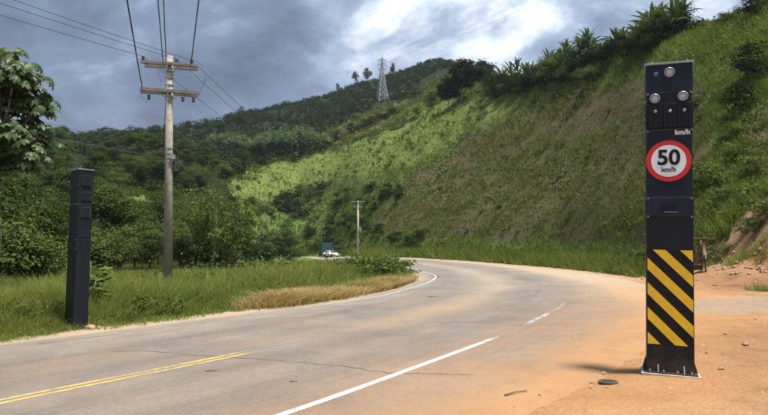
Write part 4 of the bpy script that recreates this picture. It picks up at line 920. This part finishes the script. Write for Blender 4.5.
# bushy clump on the inside of the bend
for (px, Y, h, w) in [(352, 33, 1.15, 1.5), (366, 34, 1.35, 1.5), (380, 35, 1.5, 1.5), (393, 36.5, 1.35, 1.4), (402, 38.0, 1.2, 1.3), (374, 38, 1.6, 1.5), (360, 36, 1.5, 1.3), (387, 34.5, 1.2, 1.3), (345, 33, 1.0, 1.3), (396, 35.2, 1.0, 1.3)]:
    plant("bend_shrub", 'bush', px, Y, h * 1.2, "green shrub in the clump at the tip of the inside bend", "shrub", "shrubs at the tip of the bend", w)
for (px, Y, h) in [(696, 29, 3.1), (703, 30, 3.6)]:
    x, y = at(px, Y); t = thing("bare_sapling", "thin sparse sapling on the slope behind the right side of the totem" if px < 700 else "taller thin sapling on the slope right of the totem", "sapling", (x, y, float(T(x, y)))); g = random.Random(px); b = MB()
    b.tube([(0, 0, -.2), (.05, 0, h * .4), (-.03, 0, h * .75), (.04, 0, h)], .03, 6, .008)
    for k in range(9):
        zz = h * (.3 + .07 * k); a = g.uniform(0, 6.28); b.tube([(0, 0, zz), (math.cos(a) * .25, math.sin(a) * .25, zz + .25), (math.cos(a) * .45, math.sin(a) * .45, zz + .6)], .012, 4, .004)
    b.build("trunk", M['bark'], t)
    c = np.random.default_rng(px).normal(0, .3, (150, 3)) * np.array([1, 1, 1.6]) + np.array([0, 0, h * .72]); V, q = leaf_quads(c, rand_dirs(150), .12, .6)
    link(bpy.data.objects.new("crown", np_mesh("crown", V, q, [M['leaf_olive']], np.random.default_rng(1).random(len(V)))), t)

# ------------------------------------------------------------------ speed camera totems
def text_mesh(body, size, mat, fat=0.0, depth=.002, name="lettering"):
    cu = bpy.data.curves.new(name, 'FONT'); cu.body = body; cu.size = size; cu.align_x = 'CENTER'; cu.align_y = 'CENTER'; cu.offset = fat; cu.extrude = depth
    ob = bpy.data.objects.new(name, cu); COL.objects.link(ob); dg = bpy.context.evaluated_depsgraph_get()
    me = bpy.data.meshes.new_from_object(ob.evaluated_get(dg)); bpy.data.objects.remove(ob); me.name = name; me.materials.clear(); me.materials.append(mat); return me
def part_mesh(me, name, parent, loc, rot=(math.pi / 2, 0, 0)):
    o = link(bpy.data.objects.new(name, me), parent); o.location = loc; o.rotation_euler = rot; return o
def totem(name, label, loc, rot, front=True):
    t = thing(name, label, "speed camera", loc, rot=rot); W, D = .55, .36; k = .01306; body = M['totem'] if front else M['totem_low']
    Z = lambda py: (375 - py) * k
    fy = -D / 2
    MB().box((0, 0, .012), (W + .13, D + .16, .055)).build("footing", M['concrete'], t)
    MB().box((0, 0, .05), (W + .08, D + .1, .02)).build("base_plate", M['totem_low'], t)
    for sx in (-1, 1):
        for yy in (-.1, .1):
            MB().prism([(sx * W / 2, yy, .06), (sx * (W / 2 + .045), yy, .06), (sx * W / 2, yy, .22)], (0, .012, 0)).build("gusset", M['totem_low'], t)
    for xx in (-.15, .15):
        MB().prism([(xx, fy, .06), (xx, fy - .045, .06), (xx, fy, .17)], (.012, 0, 0)).build("gusset", M['totem_trim'], t)
    for xx in (-.24, -.08, .08, .24):
        MB().cyl((xx, fy - .03, .058), (xx, fy - .03, .085), .013, seg=6).build("anchor_bolt", M['steel'], t)
    zs = [(.06, Z(217) - .004, W, M['totem_low'], "lower_casing"), (Z(217) + .004, Z(199) - .004, W + .014, body, "middle_casing"), (Z(199) + .004, Z(131) - .004, W - .006, body, "sign_casing"),
          (Z(131) + .004, Z(93) - .004, W - .012, body, "sensor_casing"), (Z(93) + .004, Z(65), W + .010, body, "top_casing")]
    for (a, b, w, m, nm) in zs: MB().box((0, 0, (a + b) / 2), (w, D + (w - W), b - a), bevel=.006).build(nm, m, t)
    for py in (217, 199, 131, 93):
        MB().box((0, 0, Z(py)), (W - .03, D - .03, .012)).build("seam_strip", M['totem_trim'], t)
        for sx in (-1, 1): MB().box((sx * (W / 2 - .02), fy - .008, Z(py) - .02), (.018, .012, .02)).build("latch", M['totem_trim'], t)
    MB().box((0, 0, Z(65) + .016), (W + .04, D + .04, .028), bevel=.006).build("top_cap", M['totem_trim'], t)
    for sx in (-.2, .22): MB().cyl((sx, fy + .05, Z(65) + .03), (sx, fy + .05, Z(65) + .07), .012, seg=8).build("lifting_eye", M['totem_trim'], t)
    if front:
        for (px, py, r) in ((667.5, 73.5, .063), (654, 99.5, .062), (679.5, 98.5, .062)):
            lx, lz = (px - 667) * k, Z(py); mt = Matrix.Translation((lx, fy - .004, lz)) @ Matrix.Rotation(math.pi / 2, 4, 'X')
            b = MB(); b.lathe([(r, -.005), (r, .028), (r * .86, .034), (r * .82, .022), (r * .80, .004)], None, 22, mt); lamp = b.build("flash_lamp", M['lens_rim'], t, True)
            b = MB(); b.lathe([(r * .79, .006), (r * .72, .016), (r * .4, .024), (r * .05, .026)], None, 22, mt); b.build("lens", M['glass_lens'], lamp, True)
        mt = Matrix.Translation((-.155, fy - .006, Z(74.5))) @ Matrix.Rotation(math.pi / 2, 4, 'X'); MB().lathe([(.032, 0), (.032, .008), (.026, .01)], None, 16, mt).build("photocell", simple("blue_lens", (.05, .09, .16), .2), t, True)
        MB().box((0, fy - .006, Z(117.5)), (W + .014, .03, .335), bevel=.006).build("window_hood", M['sign_black'], t)
        for j, xx in enumerate((-.165, 0.01, .178)):
            fr = MB(); 
            for (cx, cz, sx, sz) in ((0, .135, .15, .016), (0, -.135, .15, .016), (-.067, 0, .016, .254), (.067, 0, .016, .254)): fr.box((xx + cx, fy - .026, Z(117.5) + cz), (sx, .014, sz))
            win = fr.build("camera_window", M['totem_low'], t)
            MB().box((xx, fy - .0225, Z(117.5)), (.117, .006, .252)).build("pane", M['dark_window'], win)
            mt = Matrix.Translation((xx, fy - .026, Z(113))) @ Matrix.Rotation(math.pi / 2, 4, 'X')
            MB().lathe([(.020, 0), (.020, .012), (.012, .016), (.004, .014)], None, 14, mt).build("camera_lens", M['lens_rim'] if j == 1 else M['totem_trim'], win, True)
        part_mesh(text_mesh("km/h", .088, M['sign_white'], .003), "lettering", t, (.155, fy - .004, Z(134.6)))
        # 50 km/h roundel
        R_ = .268; sz = Z(163); mt = Matrix.Translation((-.01, fy - .004, sz)) @ Matrix.Rotation(math.pi / 2, 4, 'X')
        b = MB(); b.lathe([(R_, 0), (R_, .008), (R_ * .99, .010), (.02, .010)], None, 56, mt); sg = b.build("speed_sign", M['sign_red'], t)
        b = MB(); b.lathe([(R_ * .775, .010), (R_ * .775, .0125), (.02, .0125)], None, 56, mt); b.build("sign_field", M['sign_white'], sg)
        part_mesh(text_mesh("50", .275, M['sign_black'], .008), "numerals", sg, (-.01, fy - .0185, sz + .035))
        part_mesh(text_mesh("km/h", .085, M['sign_black'], .002), "lettering", sg, (-.01, fy - .0185, sz - .115))
        MB().box((.0, fy - .010, Z(208)), (.19, .012, .07), bevel=.004).build("recessed_handle", M['sign_black'], t)
        MB().box((.02, fy - .010, Z(214)), (.16, .004, .010)).build("maker_plate", M['totem_trim'], t)
        # black board with yellow stripes falling to the right
        zb, zt = Z(344), Z(251.5); pw = W - .022
        panel = MB().box((0, fy - .003, (zb + zt) / 2), (pw, .006, zt - zb)).build("hazard_panel", M['sign_black'], t)
        per = .318 * 1.0; ph = zt - zb
        def clip(poly, f):
            o = []
            for i in range(len(poly)):
                a, b = poly[i], poly[(i + 1) % len(poly)]; fa, fb = f(a), f(b)
                if fa >= 0: o.append(a)
                if (fa > 0) != (fb > 0) and fa != fb: s = fa / (fa - fb); o.append((a[0] + (b[0] - a[0]) * s, a[1] + (b[1] - a[1]) * s))
            return o
        for n in range(-3, 6):
            c0 = .105 + n * per; c1 = c0 + per * .47                        # u = depth below top - distance from left, between c0 and c1
            sq = [(0, 0), (pw, 0), (pw, ph), (0, ph)]; sq = clip(sq, lambda p: (p[1] - p[0] * 1.0) - c0)
            if len(sq) > 2: sq = clip(sq, lambda p: c1 - (p[1] - p[0] * 1.0))
            if len(sq) < 3: continue
            MB().prism([(-pw / 2 + p[0], fy - .0065, zt - p[1]) for p in sq], (0, -.0015, 0)).build("yellow_stripe", M['hazard_yellow'], panel)
        MB().box((0, fy - .004, Z(358)), (W - .01, .008, .36)).build("kick_plate", M['totem_low'], t)
    else:
        for py in (181, 152, 117): pass
        for (z0, h_) in ((3.78, .26), (3.38, .22), (2.98, .26)):
            fr = MB().box((W / 2 + .006, .02, z0), (.012, D - .12, h_)).build("side_grille", M['totem_trim2'], t)
            for q in range(7): MB().box((W / 2 + .016, .02, z0 - h_ / 2 + h_ * (q + .5) / 7), (.012, D - .15, .014), (0, .5, 0)).build("louvre", M['totem'], fr)
        MB().box((0, fy - .004, 1.6), (W - .08, .008, 1.7)).build("service_door", M['totem_low'], t)
        MB().box((W / 2 + .004, 0, 2.45), (.008, D - .1, .22)).build("side_hatch", M['totem'], t)
    return t
M['totem_trim2'] = simple("dull_grille", (.035, .037, .043), .5, .2)
totem("speed_camera", "tall black radar totem with 50 sign and yellow stripes standing on orange dirt", (3.71, 7.94, float(zr(3.71, 7.94)) - .02), (0, math.radians(1.6), math.radians(-21.5)), True)
totem("speed_camera", "plain black radar totem without sign at the left grass edge", (-7.81, 15.4, float(T(-7.81, 15.4)) - .03), (0, math.radians(.3), math.radians(-43)), False)

# ------------------------------------------------------------------ poles and wires
PX0, PY0 = at(169, 28.0); PZ0 = float(T(PX0, PY0)); AV = Vector((.94, .34, 0)).normalized()
def utility_pole():
    lean = -.011
    t = thing("utility_pole", "weathered grey utility pole with two timber crossarms in the grass", "utility pole", (PX0, PY0, PZ0 - .1), rot=(0, lean * 1.6, math.atan2(AV.y, AV.x)))
    Ht = height_at(57, 28) - PZ0 + .1
    MB().tube([(0, 0, -.4), (0, 0, Ht * .5), (0, 0, Ht)], .215, 16, .15).build("pole", M['wood_pole'], t, True)
    zt = Ht - (height_at(57, 28) - height_at(65.5, 28)); zl = Ht - (height_at(57, 28) - height_at(92.5, 28))
    for (yy, dz, l0, l1) in ((-.21, 0, -1.28, 1.25), (.21, -.04, -1.12, 1.30)):
        MB().box(((l0 + l1) / 2, yy, zt + dz), (l1 - l0, .11, .15), (0, -.012, 0), bevel=.012).build("crossarm", M['wood_arm'], t)
    for yy in (-.22, .22):
        MB().box((.0, yy, zl), (2.56, .11, .17), (0, .006, 0), bevel=.012).build("crossarm", M['wood_arm'], t)
    for (z0, s) in ((zt, 1), (zl, 1)):
        for sx in (-1, 1): MB().box((sx * .26, -.16, z0 - .28), (.035, .012, .72), (0, sx * .75, 0)).build("brace", M['steel'], t)
    for zz in (zt - .35, zl + .3, zl - .25, zl + .65): MB().cyl((0, 0, zz), (0, 0, zz + .05), .185, seg=16).build("band", M['steel'], t)
    prof = [(.02, -.10), (.022, 0), (.075, .01), (.085, .06), (.05, .08), (.07, .10), (.065, .15), (.035, .19), (.015, .20)]
    pins = [(-1.17, -.21, zt + .09), (-.95, .2, zt + .06), (.30, -.1, zt + .14), (.98, -.21, zt + .12), (1.18, .21, zt + .07)]
    for p in pins: MB().lathe(prof, p, 12).build("pin_insulator", M['ceramic'], t, True)
    for xx in (-.90, .60, 1.08):
        ins = MB(); ins.cyl((xx, -.22, zl - .1), (xx, -.22, zl - .2), .015, seg=6)
        ins.lathe([(.03, 0), (.07, .02), (.075, .10), (.045, .12), (.075, .15), (.075, .24), (.03, .27)][::1], (xx, -.22, zl - .47), 12); ins.build("fuse_insulator", M['ceramic'], t, True)
    zc = height_at(163, 28) - PZ0
    b = MB(); 
    for k in range(4): b.tube([(.30 + .02 * k + .19 * math.sin(a) * .55, -.12 + .10 * math.cos(a) * .5, zc + .31 * math.cos(a)) for a in [i * 2 * math.pi / 18 for i in range(19)]], .028, 5)
    b.build("cable_coil", M['rubber'], t, True)
    MB().box((.16, -.20, zc + .35), (.22, .12, .22), bevel=.01).build("junction_box", M['steel'], t)
    for zz in (zc + .1, zc + .3, zc + .5, zc + .75): MB().cyl((0, 0, zz), (0, 0, zz + .04), .195, seg=14).build("band", M['steel'], t)
    MB().tube([(-.14, -.16, zl), (-.2, -.2, zl - 1.5), (-.2, -.22, zc + .6)], .014, 5).build("riser_cable", M['rubber'], t)
    MB().tube([(.98, -.2, zt + .3), (1.5, -.1, zt + .1), (1.62, 0, zt - .6), (1.3, 0, zl - .1), (1.08, -.2, zl - .2)], .012, 5).build("jumper_cable", M['wire'], t)
    MB().tube([(-1.17, -.2, zl + .1), (-1.24, -.3, zl - .4), (-1.0, -.25, zl - .62), (-.9, -.22, zl - .45)], .012, 5).build("jumper_cable", M['wire'], t)
    MB().tube([(-.2, -.2, zt), (-.5, -.25, zt - .5), (-.35, -.2, zl + .4)], .010, 5).build("jumper_cable", M['wire'], t)
    return t, zt, zl, zc, pins
pole, zt, zl, zc, pins = utility_pole()
bpy.context.view_layer.update()
PM = pole.matrix_world.copy()
def wire(name, a, b, sag, label, group, r=.018, n=24):
    a = Vector(a); b = Vector(b); pts = [a.lerp(b, i / n) - Vector((0, 0, sag * 4 * (i / n) * (1 - i / n))) for i in range(n + 1)]
    return tag(MB().tube(pts, r, 5).build(name, M['wire'], None, True), label, "power line", group)
DIRN = Vector((.336, -.94, 0))
# lines of the lower arm, over the road and behind the camera
for xx, zoff, lab in ((-1.2, zl + .12, "dark wire leaving the left end of the pole's lower crossarm, steeply up the picture"), (.98, zt + .30, "dark wire leaving the right end of the crossarms, steeply up the picture")):
    a = PM @ Vector((xx, -.2, zoff)); wire("power_line", a, a + DIRN * 46 + Vector((0, 0, .3)), .35, lab, "wires crossing overhead", .026)
for dx, lab in ((-.30, "left one of the close wire pair rising from the pole top"), (-.16, "right one of the close wire pair rising from the pole top")):
    a = PM @ Vector((dx, -.25, zt + .1)); wire("power_line", a, a + DIRN * 46 + Vector((dx * 2.2, 0, .5)), .3, lab, "wires crossing overhead", .022)
FPX, FPY = at(358, 104); FPZ = float(T(FPX, FPY)); FPH = 57 * 104 / 600 + .2
for i, (xx, lab) in enumerate(((-1.17, "lowest of the thin wires entering from the upper left to the pole"), (.30, "middle thin wire from the upper left to the pole top"), (.98, "highest thin wire from the upper left corner to the pole"))):
    a = PM @ Vector((xx, -.1, zt + .28)); wire("power_line", a, a + Vector((-.478, -.88, 0)) * 42 + Vector((0, 0, .6 - .5 * (2 - i))), .5, lab, "wires from the left", .012)
    c = Vector((FPX - .8 + i * .8, FPY, FPZ + FPH - .1)); wire("power_line", a, c, .9, "thin wire running from the near pole down to the distant pole, %s of three" % ("left", "middle", "right")[i], "wires to the distant pole", .012)
a = PM @ Vector((-.2, -.1, zc + .3)); wire("telephone_cable", a, a + Vector((-14.5, -22, .9)), .12, "sagging cable from the pole at mid height to the left edge", None, .020)
a = PM @ Vector((-.2, -.1, zc + .62)); wire("telephone_cable", a, a + Vector((-14.5, -22, 3.4)), .5, "thinner cable just above the sagging one left of the pole", None, .007)
# distant pole
t = thing("utility_pole", "slim pale utility pole far off beside the end of the bend", "utility pole", (FPX, FPY, FPZ - .1))
MB().tube([(0, 0, -.3), (0, 0, FPH)], .20, 10, .13).build("pole", M['concrete'], t, True)
for zz, w in ((FPH - .2, 2.4), (FPH - 1.1, 1.6)): MB().box((0, -.2, zz), (w, .1, .12), (0, 0, .25)).build("crossarm", M['steel'], t)
for xx in (-.8, 0, .8): MB().lathe([(.05, 0), (.08, .1), (.03, .2)], (xx, -.2, FPH - .14), 8).build("pin_insulator", M['ceramic'], t)
MB().box((.34, -.1, FPH * .50), (.45, .4, .75), bevel=.05).build("transformer", M['steel'], t)
MB().box((.12, -.22, FPH * .30), (.3, .2, .5), bevel=.02).build("meter_box", M['steel'], t)

# lattice pylon
def pylon():
    Y = 205.0
    while Y < 420:
        x, y = at(382, Y); z0 = float(T(x, y))
        if float(survey(np.array(x), np.array(y), np.array(z0))[1]) < 102: break
        Y += 1.0
    print("pylon at", Y); H = height_at(54, Y) - z0 - 1.5
    t = thing("transmission_tower", "grey lattice transmission tower standing on the far hill ridge", "transmission tower", (x, y, z0 - .5), .35)
    half = lambda z: H * .085 * (1 - z / (H * .72)) + .5 if z < H * .72 else .5 - .25 * (z - H * .72) / (H * .28)
    legs = [[], [], [], []]; zz = [H * k for k in (0, .14, .27, .38, .48, .57, .65, .72, .79, .86, .93, 1.0)]; c4 = [(-1, -1), (1, -1), (1, 1), (-1, 1)]
    for sx, sy in c4: MB().tube([(sx * half(q), sy * half(q), q) for q in zz], .24, 4, .13).build("leg", M['pylon'], t)
    b = MB()
    for a, c in zip(zz, zz[1:]):
        for k in range(4):
            p, q = c4[k], c4[(k + 1) % 4]
            b.cyl((p[0] * half(a), p[1] * half(a), a), (q[0] * half(c), q[1] * half(c), c), .10, seg=4); b.cyl((q[0] * half(a), q[1] * half(a), a), (p[0] * half(c), p[1] * half(c), c), .10, seg=4); b.cyl((p[0] * half(c), p[1] * half(c), c), (q[0] * half(c), q[1] * half(c), c), .09, seg=4)
    tag(b.build("lattice_bracing", M['pylon'], t), kind='stuff')
    for q, L in ((H * .74, H * .085), (H * .84, H * .10), (H * .94, H * .085)):
        for s in (-1, 1):
            b = MB()
            for sy in (-1, 1): b.cyl((s * .5, sy * half(q), q), (s * L, 0, q + .15), .13, seg=4); b.cyl((s * .4, sy * half(q), q + 1.3), (s * L, 0, q + .15), .10, seg=4)
            arm = b.build("tower_arm", M['pylon'], t); MB().cyl((s * L, 0, q + .1), (s * L, 0, q - 1.2), .12, .06, seg=6).build("insulator_string", M['ceramic'], arm)
    MB().cyl((0, 0, H), (0, 0, H + 2.2), .1, .04, seg=5).build("earth_peak", M['pylon'], t)
    return Vector((x, y, z0 + H)), H
M['pylon'] = simple("pylon_steel", (.27, .29, .31), .7, .1)
ptop, pH = pylon()
for i, (dx, dz) in enumerate(((-3, -.22), (3.6, -.2), (0, 0))):
    wire("transmission_line", ptop + Vector((dx, 0, dz * pH)), ptop + Vector((190 + dx, -215, 26 + dz * 18)), 4, "faint high voltage wire from the lattice tower towards the upper right, %s" % ("lower", "middle", "uppermost")[i], "high voltage wires", (.022 if i else .022), 30)

# ------------------------------------------------------------------ vehicles beyond the bend
def paint(name, col, rough=.3): return simple(name, col, rough, 0, .04, 3, .0, .5)
M['car_white'] = paint("white_car_paint", (.78, .79, .80)); M['truck_green'] = paint("dark_green_tarp", (.012, .070, .058), .6); M['car_glass'] = simple("car_glass", (.02, .025, .03), .08, 0, .1); M['head'] = simple("headlight_glass", (.75, .76, .78), .1); M['chassis'] = simple("dark_chassis", (.03, .03, .03), .7); M['rim'] = simple("alloy_rim", (.45, .46, .47), .35, .7); M['tail'] = simple("tail_red", (.35, .02, .02), .3)
def wheel(parent, x, y, r, w):
    mt = Matrix.Translation((x, y, r)) @ Matrix.Rotation(math.pi / 2, 4, 'Y')
    wh = MB().lathe([(r * .62, -w / 2), (r * .95, -w / 2), (r, -w * .3), (r, w * .3), (r * .95, w / 2), (r * .62, w / 2)], None, 20, mt).build("wheel", M['rubber'], parent, True)
    MB().lathe([(r * .1, -w * .42), (r * .6, -w * .46), (r * .6, w * .46), (r * .1, w * .42)], None, 16, mt).build("rim", M['rim'], wh)
def car(loc, rz):
    t = thing("parked_car" if False else "car", "white saloon car coming round the far end of the bend", "car", loc, rz)    # front towards -Y
    prof = [(-2.1, .32), (-2.12, .55), (-2.02, .72), (-1.1, .90), (-.35, 1.38), (.75, 1.42), (1.45, 1.02), (2.0, .98), (2.1, .62), (2.08, .32)]
    b = MB(); b.prism([(-.84, y, z) for y, z in prof], (1.68, 0, 0))
    for v in b.bm.verts:
        if v.co.z > 1.0: v.co.x *= .80
        if abs(v.co.y) > 1.9: v.co.x *= .9
    bmesh.ops.bevel(b.bm, geom=list(b.bm.edges), offset=.05, segments=2, affect='EDGES'); b.build("body", M['car_white'], t, True)
    MB().prism([(-.66, -1.02, .965), (.66, -1.02, .965), (.58, -.42, 1.345), (-.58, -.42, 1.345)], (0, -.02, .025)).build("windscreen", M['car_glass'], t)
    MB().prism([(-.58, .84, 1.36), (.58, .84, 1.36), (.66, 1.38, 1.06), (-.66, 1.38, 1.06)], (0, .02, .025)).build("rear_window", M['car_glass'], t)
    for s in (-1, 1):
        for (y0, y1, y2, y3) in ((-.75, .15, .15, -.28), (.22, 1.15, .72, .22)):
            MB().prism([(s * .835, y0, .98), (s * .835, y1, .98), (s * .70, y2, 1.32), (s * .70, y3, 1.32)], (s * .02, 0, .012)).build("side_window", M['car_glass'], t)
        MB().box((s * .56, -2.06, .66), (.34, .14, .15), bevel=.03).build("headlight", M['head'], t); MB().box((s * .6, 2.05, .78), (.26, .1, .16), bevel=.03).build("tail_light", M['tail'], t)
        MB().box((s * .92, -.72, 1.0), (.18, .1, .12), bevel=.03).build("mirror", M['car_white'], t)
        for yy in (-1.3, 1.3): wheel(t, s * .76, yy, .31, .2)
    MB().box((0, -2.1, .50), (.9, .06, .14), bevel=.02).build("grille", M['chassis'], t); MB().box((0, -2.14, .40), (.42, .02, .11)).build("number_plate", M['sign_white'], t)
def truck(loc, rz):
    t = thing("truck", "dark green box truck ahead of the white car at the far bend", "truck", loc, rz)          # rear towards -Y
    MB().box((0, .4, 2.02), (2.5, 5.2, 2.35), bevel=.05).build("cargo_box", M['truck_green'], t)
    for s in (-1, 1):
        d = MB().box((s * .60, -2.215, 2.02), (1.14, .03, 2.2), bevel=.01).build("rear_door", M['truck_green'], t); MB().cyl((s * .1, -2.25, 1.0), (s * .1, -2.25, 3.05), .025, seg=6).build("lock_rod", M['steel'], d)
        MB().box((s * .95, -2.2, .72), (.35, .1, .16)).build("tail_light", M['tail'], t)
        for yy in (-1.3, 3.7): wheel(t, s * 1.0, yy, .46, .3)
        MB().box((s * 1.17, 3.9, 1.75), (.03, .9, .7)).build("side_window", M['car_glass'], t)
    MB().box((0, .9, .68), (.9, 6.6, .24)).build("chassis", M['chassis'], t); MB().box((0, -2.15, .55), (2.3, .12, .2)).build("bumper", M['chassis'], t)
    MB().box((0, 3.95, 1.5), (2.3, 1.7, 1.9), bevel=.12).build("cab", M['truck_green'], t); MB().box((0, 4.81, 1.85), (2.0, .03, .75)).build("windscreen", M['car_glass'], t)
cxx, cyy = at(331, 128); car((cxx, cyy, float(zr(cxx, cyy)) + .01), math.radians(38))
txx, tyy = at(326, 138); truck((txx, tyy, float(zr(txx, tyy)) + .01), math.radians(12))

# ------------------------------------------------------------------ roadside bits
def stand():
    x, y = at(692, 26.2); z = float(T(x, y)); t = thing("wooden_stand", "rough wooden stand with a plank top beside the earth bank", "stand", (x, y, z), -.25)
    for (xx, yy, r) in ((-.42, -.28, .075), (.44, -.3, .09), (-.42, .3, .07), (.44, .3, .07)): MB().tube([(xx, yy, -.25), (xx + .01, yy, .8), (xx - .01, yy, 1.5)], r, 7, r * .85).build("post", M['post_wood'], t, True)
    for k in range(4): MB().box((.06, -.33 + k * .22, 1.535 + .004 * (k % 2)), (1.52, .20, .06), (0, .02, .01 * (k - 1.5))).build("plank", M['post_wood'], t)
    for k in range(3): MB().box((.0, .34, .25 + k * .27), (.95, .03, .22), (0, .02 * (k - 1), 0)).build("back_board", M['post_wood'], t)
    MB().box((0, 0, .42), (.84, .6, .04)).build("shelf", M['post_wood'], t)
stand()
x, y = 2.75, 7.5; lid = thing("drain_lid", "round dark iron lid lying flat in the dirt left of the striped totem", "lid", (x, y, float(zr(x, y)) + .004))
MB().lathe([(.115, -.02), (.118, .014), (.105, .018), (.10, .012), (.02, .012)], (0, 0, 0), 24).build("rim", M['lid'], lid)
b = MB()
for k in range(5): b.box((0, -.064 + .032 * k, .015), (.15 * math.cos((k - 2) * .42) + .02, .010, .008))
b.build("tread", M['lid'], lid)
x0, y0, x1, y1 = 1.37, 6.95, 1.66, 7.12
tag(MB().tube([(x0, y0, float(zr(x0, y0)) + .02), ((x0 + x1) / 2, (y0 + y1) / 2 + .01, float(zr(1.5, 7)) + .03), (x1, y1, float(zr(x1, y1)) + .02)], .011, 7, .007).build("stick", M['post_wood'], None, True), "short brown stick lying where asphalt meets orange dirt", "stick")
def rock(x, y, s, label, group=None, seed=0):
    b = MB(); bmesh.ops.create_icosphere(b.bm, subdivisions=2, radius=s); g = random.Random(seed)
    for v in b.bm.verts: v.co *= g.uniform(.8, 1.15); v.co.z *= .65
    o = b.build("stone", M['stone'], None); o.location = (x, y, float(T(x, y)) + s * .25); tag(o, label, "stone", group)
rock(-7.33, 15.15, .13, "ochre stone at the right foot of the left totem", None, 1); rock(-7.18, 15.3, .07, "smaller ochre stone beside the one at the left totem's foot", None, 2)
for i, (px, Y) in enumerate([(703, 9.2), (722, 11), (741, 9.8), (752, 13), (716, 8.1)]):
    x, y = at(px, Y); rock(x, y, .03 + .012 * (i % 3), "small loose stone on the orange dirt right of the tall totem", "stones right of the tall totem", i + 5)

bpy.context.view_layer.update()
DG = bpy.context.evaluated_depsgraph_get(); CAM = Vector((0, 0, CZ)); gr = random.Random(2)
def seen(o):
    """does any sampled point of the thing show from the camera"""
    ms = [c for c in (o.children if o.type == 'EMPTY' else [o]) if c.type == 'MESH']; names = {c.name for c in ms}; tries = 0
    for c in sorted(ms, key=lambda c: -len(c.data.vertices))[:3]:
        nv = len(c.data.vertices)
        for _ in range(26):
            p = c.matrix_world @ c.data.vertices[gr.randrange(nv)].co
            if p.y < 1: continue
            sx, sy = survey(np.array(p.x), np.array(p.y), np.array(p.z))
            if not (0 < sx < 768 and 0 < sy < 415): continue
            hit, loc, nr_, ix, ob, mx_ = SC.ray_cast(DG, CAM, (p - CAM).normalized(), distance=(p - CAM).length + 1)
            if hit and (ob.name in names or (loc - CAM).length > (p - CAM).length - .25): return True
    return False
def where(o):
    p = o.location; sx, sy = survey(np.array(p.x), np.array(p.y), np.array(p.z)); return float(sx), float(sy)
ORD = ["first", "second", "third", "fourth", "fifth", "sixth", "seventh", "eighth", "ninth", "tenth", "eleventh", "twelfth", "thirteenth", "fourteenth", "fifteenth", "sixteenth", "seventeenth", "eighteenth", "nineteenth", "twentieth"]
GR = {}
for o in SC.objects:
    if o.parent is None and o.get('label') and o.get('group'): GR.setdefault((o['group'], o['label']), []).append(o)
TREE_ZONE = [(15, "behind the cecropia"), (65, "left of the totem"), (105, "above the totem"), (158, "between totem and pole"), (215, "just right of the pole"), (999, "below the cane")]
def band(v, cuts, names): return names[sum(v > c for c in cuts)]
STOP = ('the', 'of', 'and', 'in', 'on', 'along', 'at', 'with', 'to', 'under', 'by', 'right', 'left', 'tall', 'standing', 'among', 'behind')
for (grp, lab), L in GR.items():
    if len(L) < 2: continue
    shown_ = [o for o in L if seen(o)]; hidden = [o for o in L if o not in shown_]
    for o in list(hidden):
        if grp == "trees left of the black totem": o['label'] = "dark tree beyond the left edge or hidden behind the trees left of the totem"; continue
        for ch in list(o.children): bpy.data.objects.remove(ch)
        bpy.data.objects.remove(o)
    P_ = [(where(o), o) for o in shown_]; cells = {}
    for (sx, sy), o in P_:
        if grp == "trees of the wooded left hillside":
            kind = {'broad': "broad dark tree", 'tall ': "tall narrow tree", 'low o': "low olive tree", 'light': "light green tree"}[lab[:5]]; c = "%s, hillside %s, %s" % (kind, next(n for c, n in TREE_ZONE if sx < c), band(sy, (160, 172, 186, 200), ("near top", "high up", "halfway up", "low down", "at foot")))
        elif grp == "shrubs dotted over the pasture": c = "small shrub on the bright pasture, %s, %s" % (band(sy, (125, 150, 175), ("top edge", "upper part", "middle", "lower part")), band(sx, (300, 345, 400, 450), ("left end", "left of the pole", "above the pole", "by the round shrub", "right end")))
        elif grp == "shrubs on the brown cut slope": c = "small shrub on the brown slope, %s, %s" % (band(sy, (130, 160, 190), ("top", "upper half", "lower half", "foot")), band(sx, (460, 530, 600, 645), ("left end", "left of centre", "centre", "near the totem", "beside the totem")))
        elif grp == "shrubs in the hollow below the pasture": c = "shrub in the hollow %s, %s" % (band(sx, (300, 330, 358, 395), ("right of the bamboo", "above the truck", "left of the far pole", "right of the far pole", "under the brown slope")), band(sy, (205, 225, 240), ("top", "halfway down", "low down", "near the road")))
        else:
            ws = lab.split()[:12]
            while ws[-1] in STOP: ws.pop()
            c = " ".join(ws).rstrip(',')
        cells.setdefault(c, []).append((sx, o))
    for c, K in cells.items():
        K.sort(key=lambda q: q[0]); n_ = len(K)
        for k, (_, o) in enumerate(K):
            if n_ == 1: o['label'] = c
            elif n_ == 2: o['label'] = c + (", left one", ", right one")[k]
            elif k < 20 or n_ > 40: o['label'] = c + ", " + ORD[min(k, 19)] + " from the left"
            else: o['label'] = c + ", " + ORD[n_ - 1 - k] + " from the right"
print("forest trees", cnt, "objects", len(SC.objects), "tris", sum(len(p.vertices) - 2 for me in bpy.data.meshes if me.users for p in me.polygons))
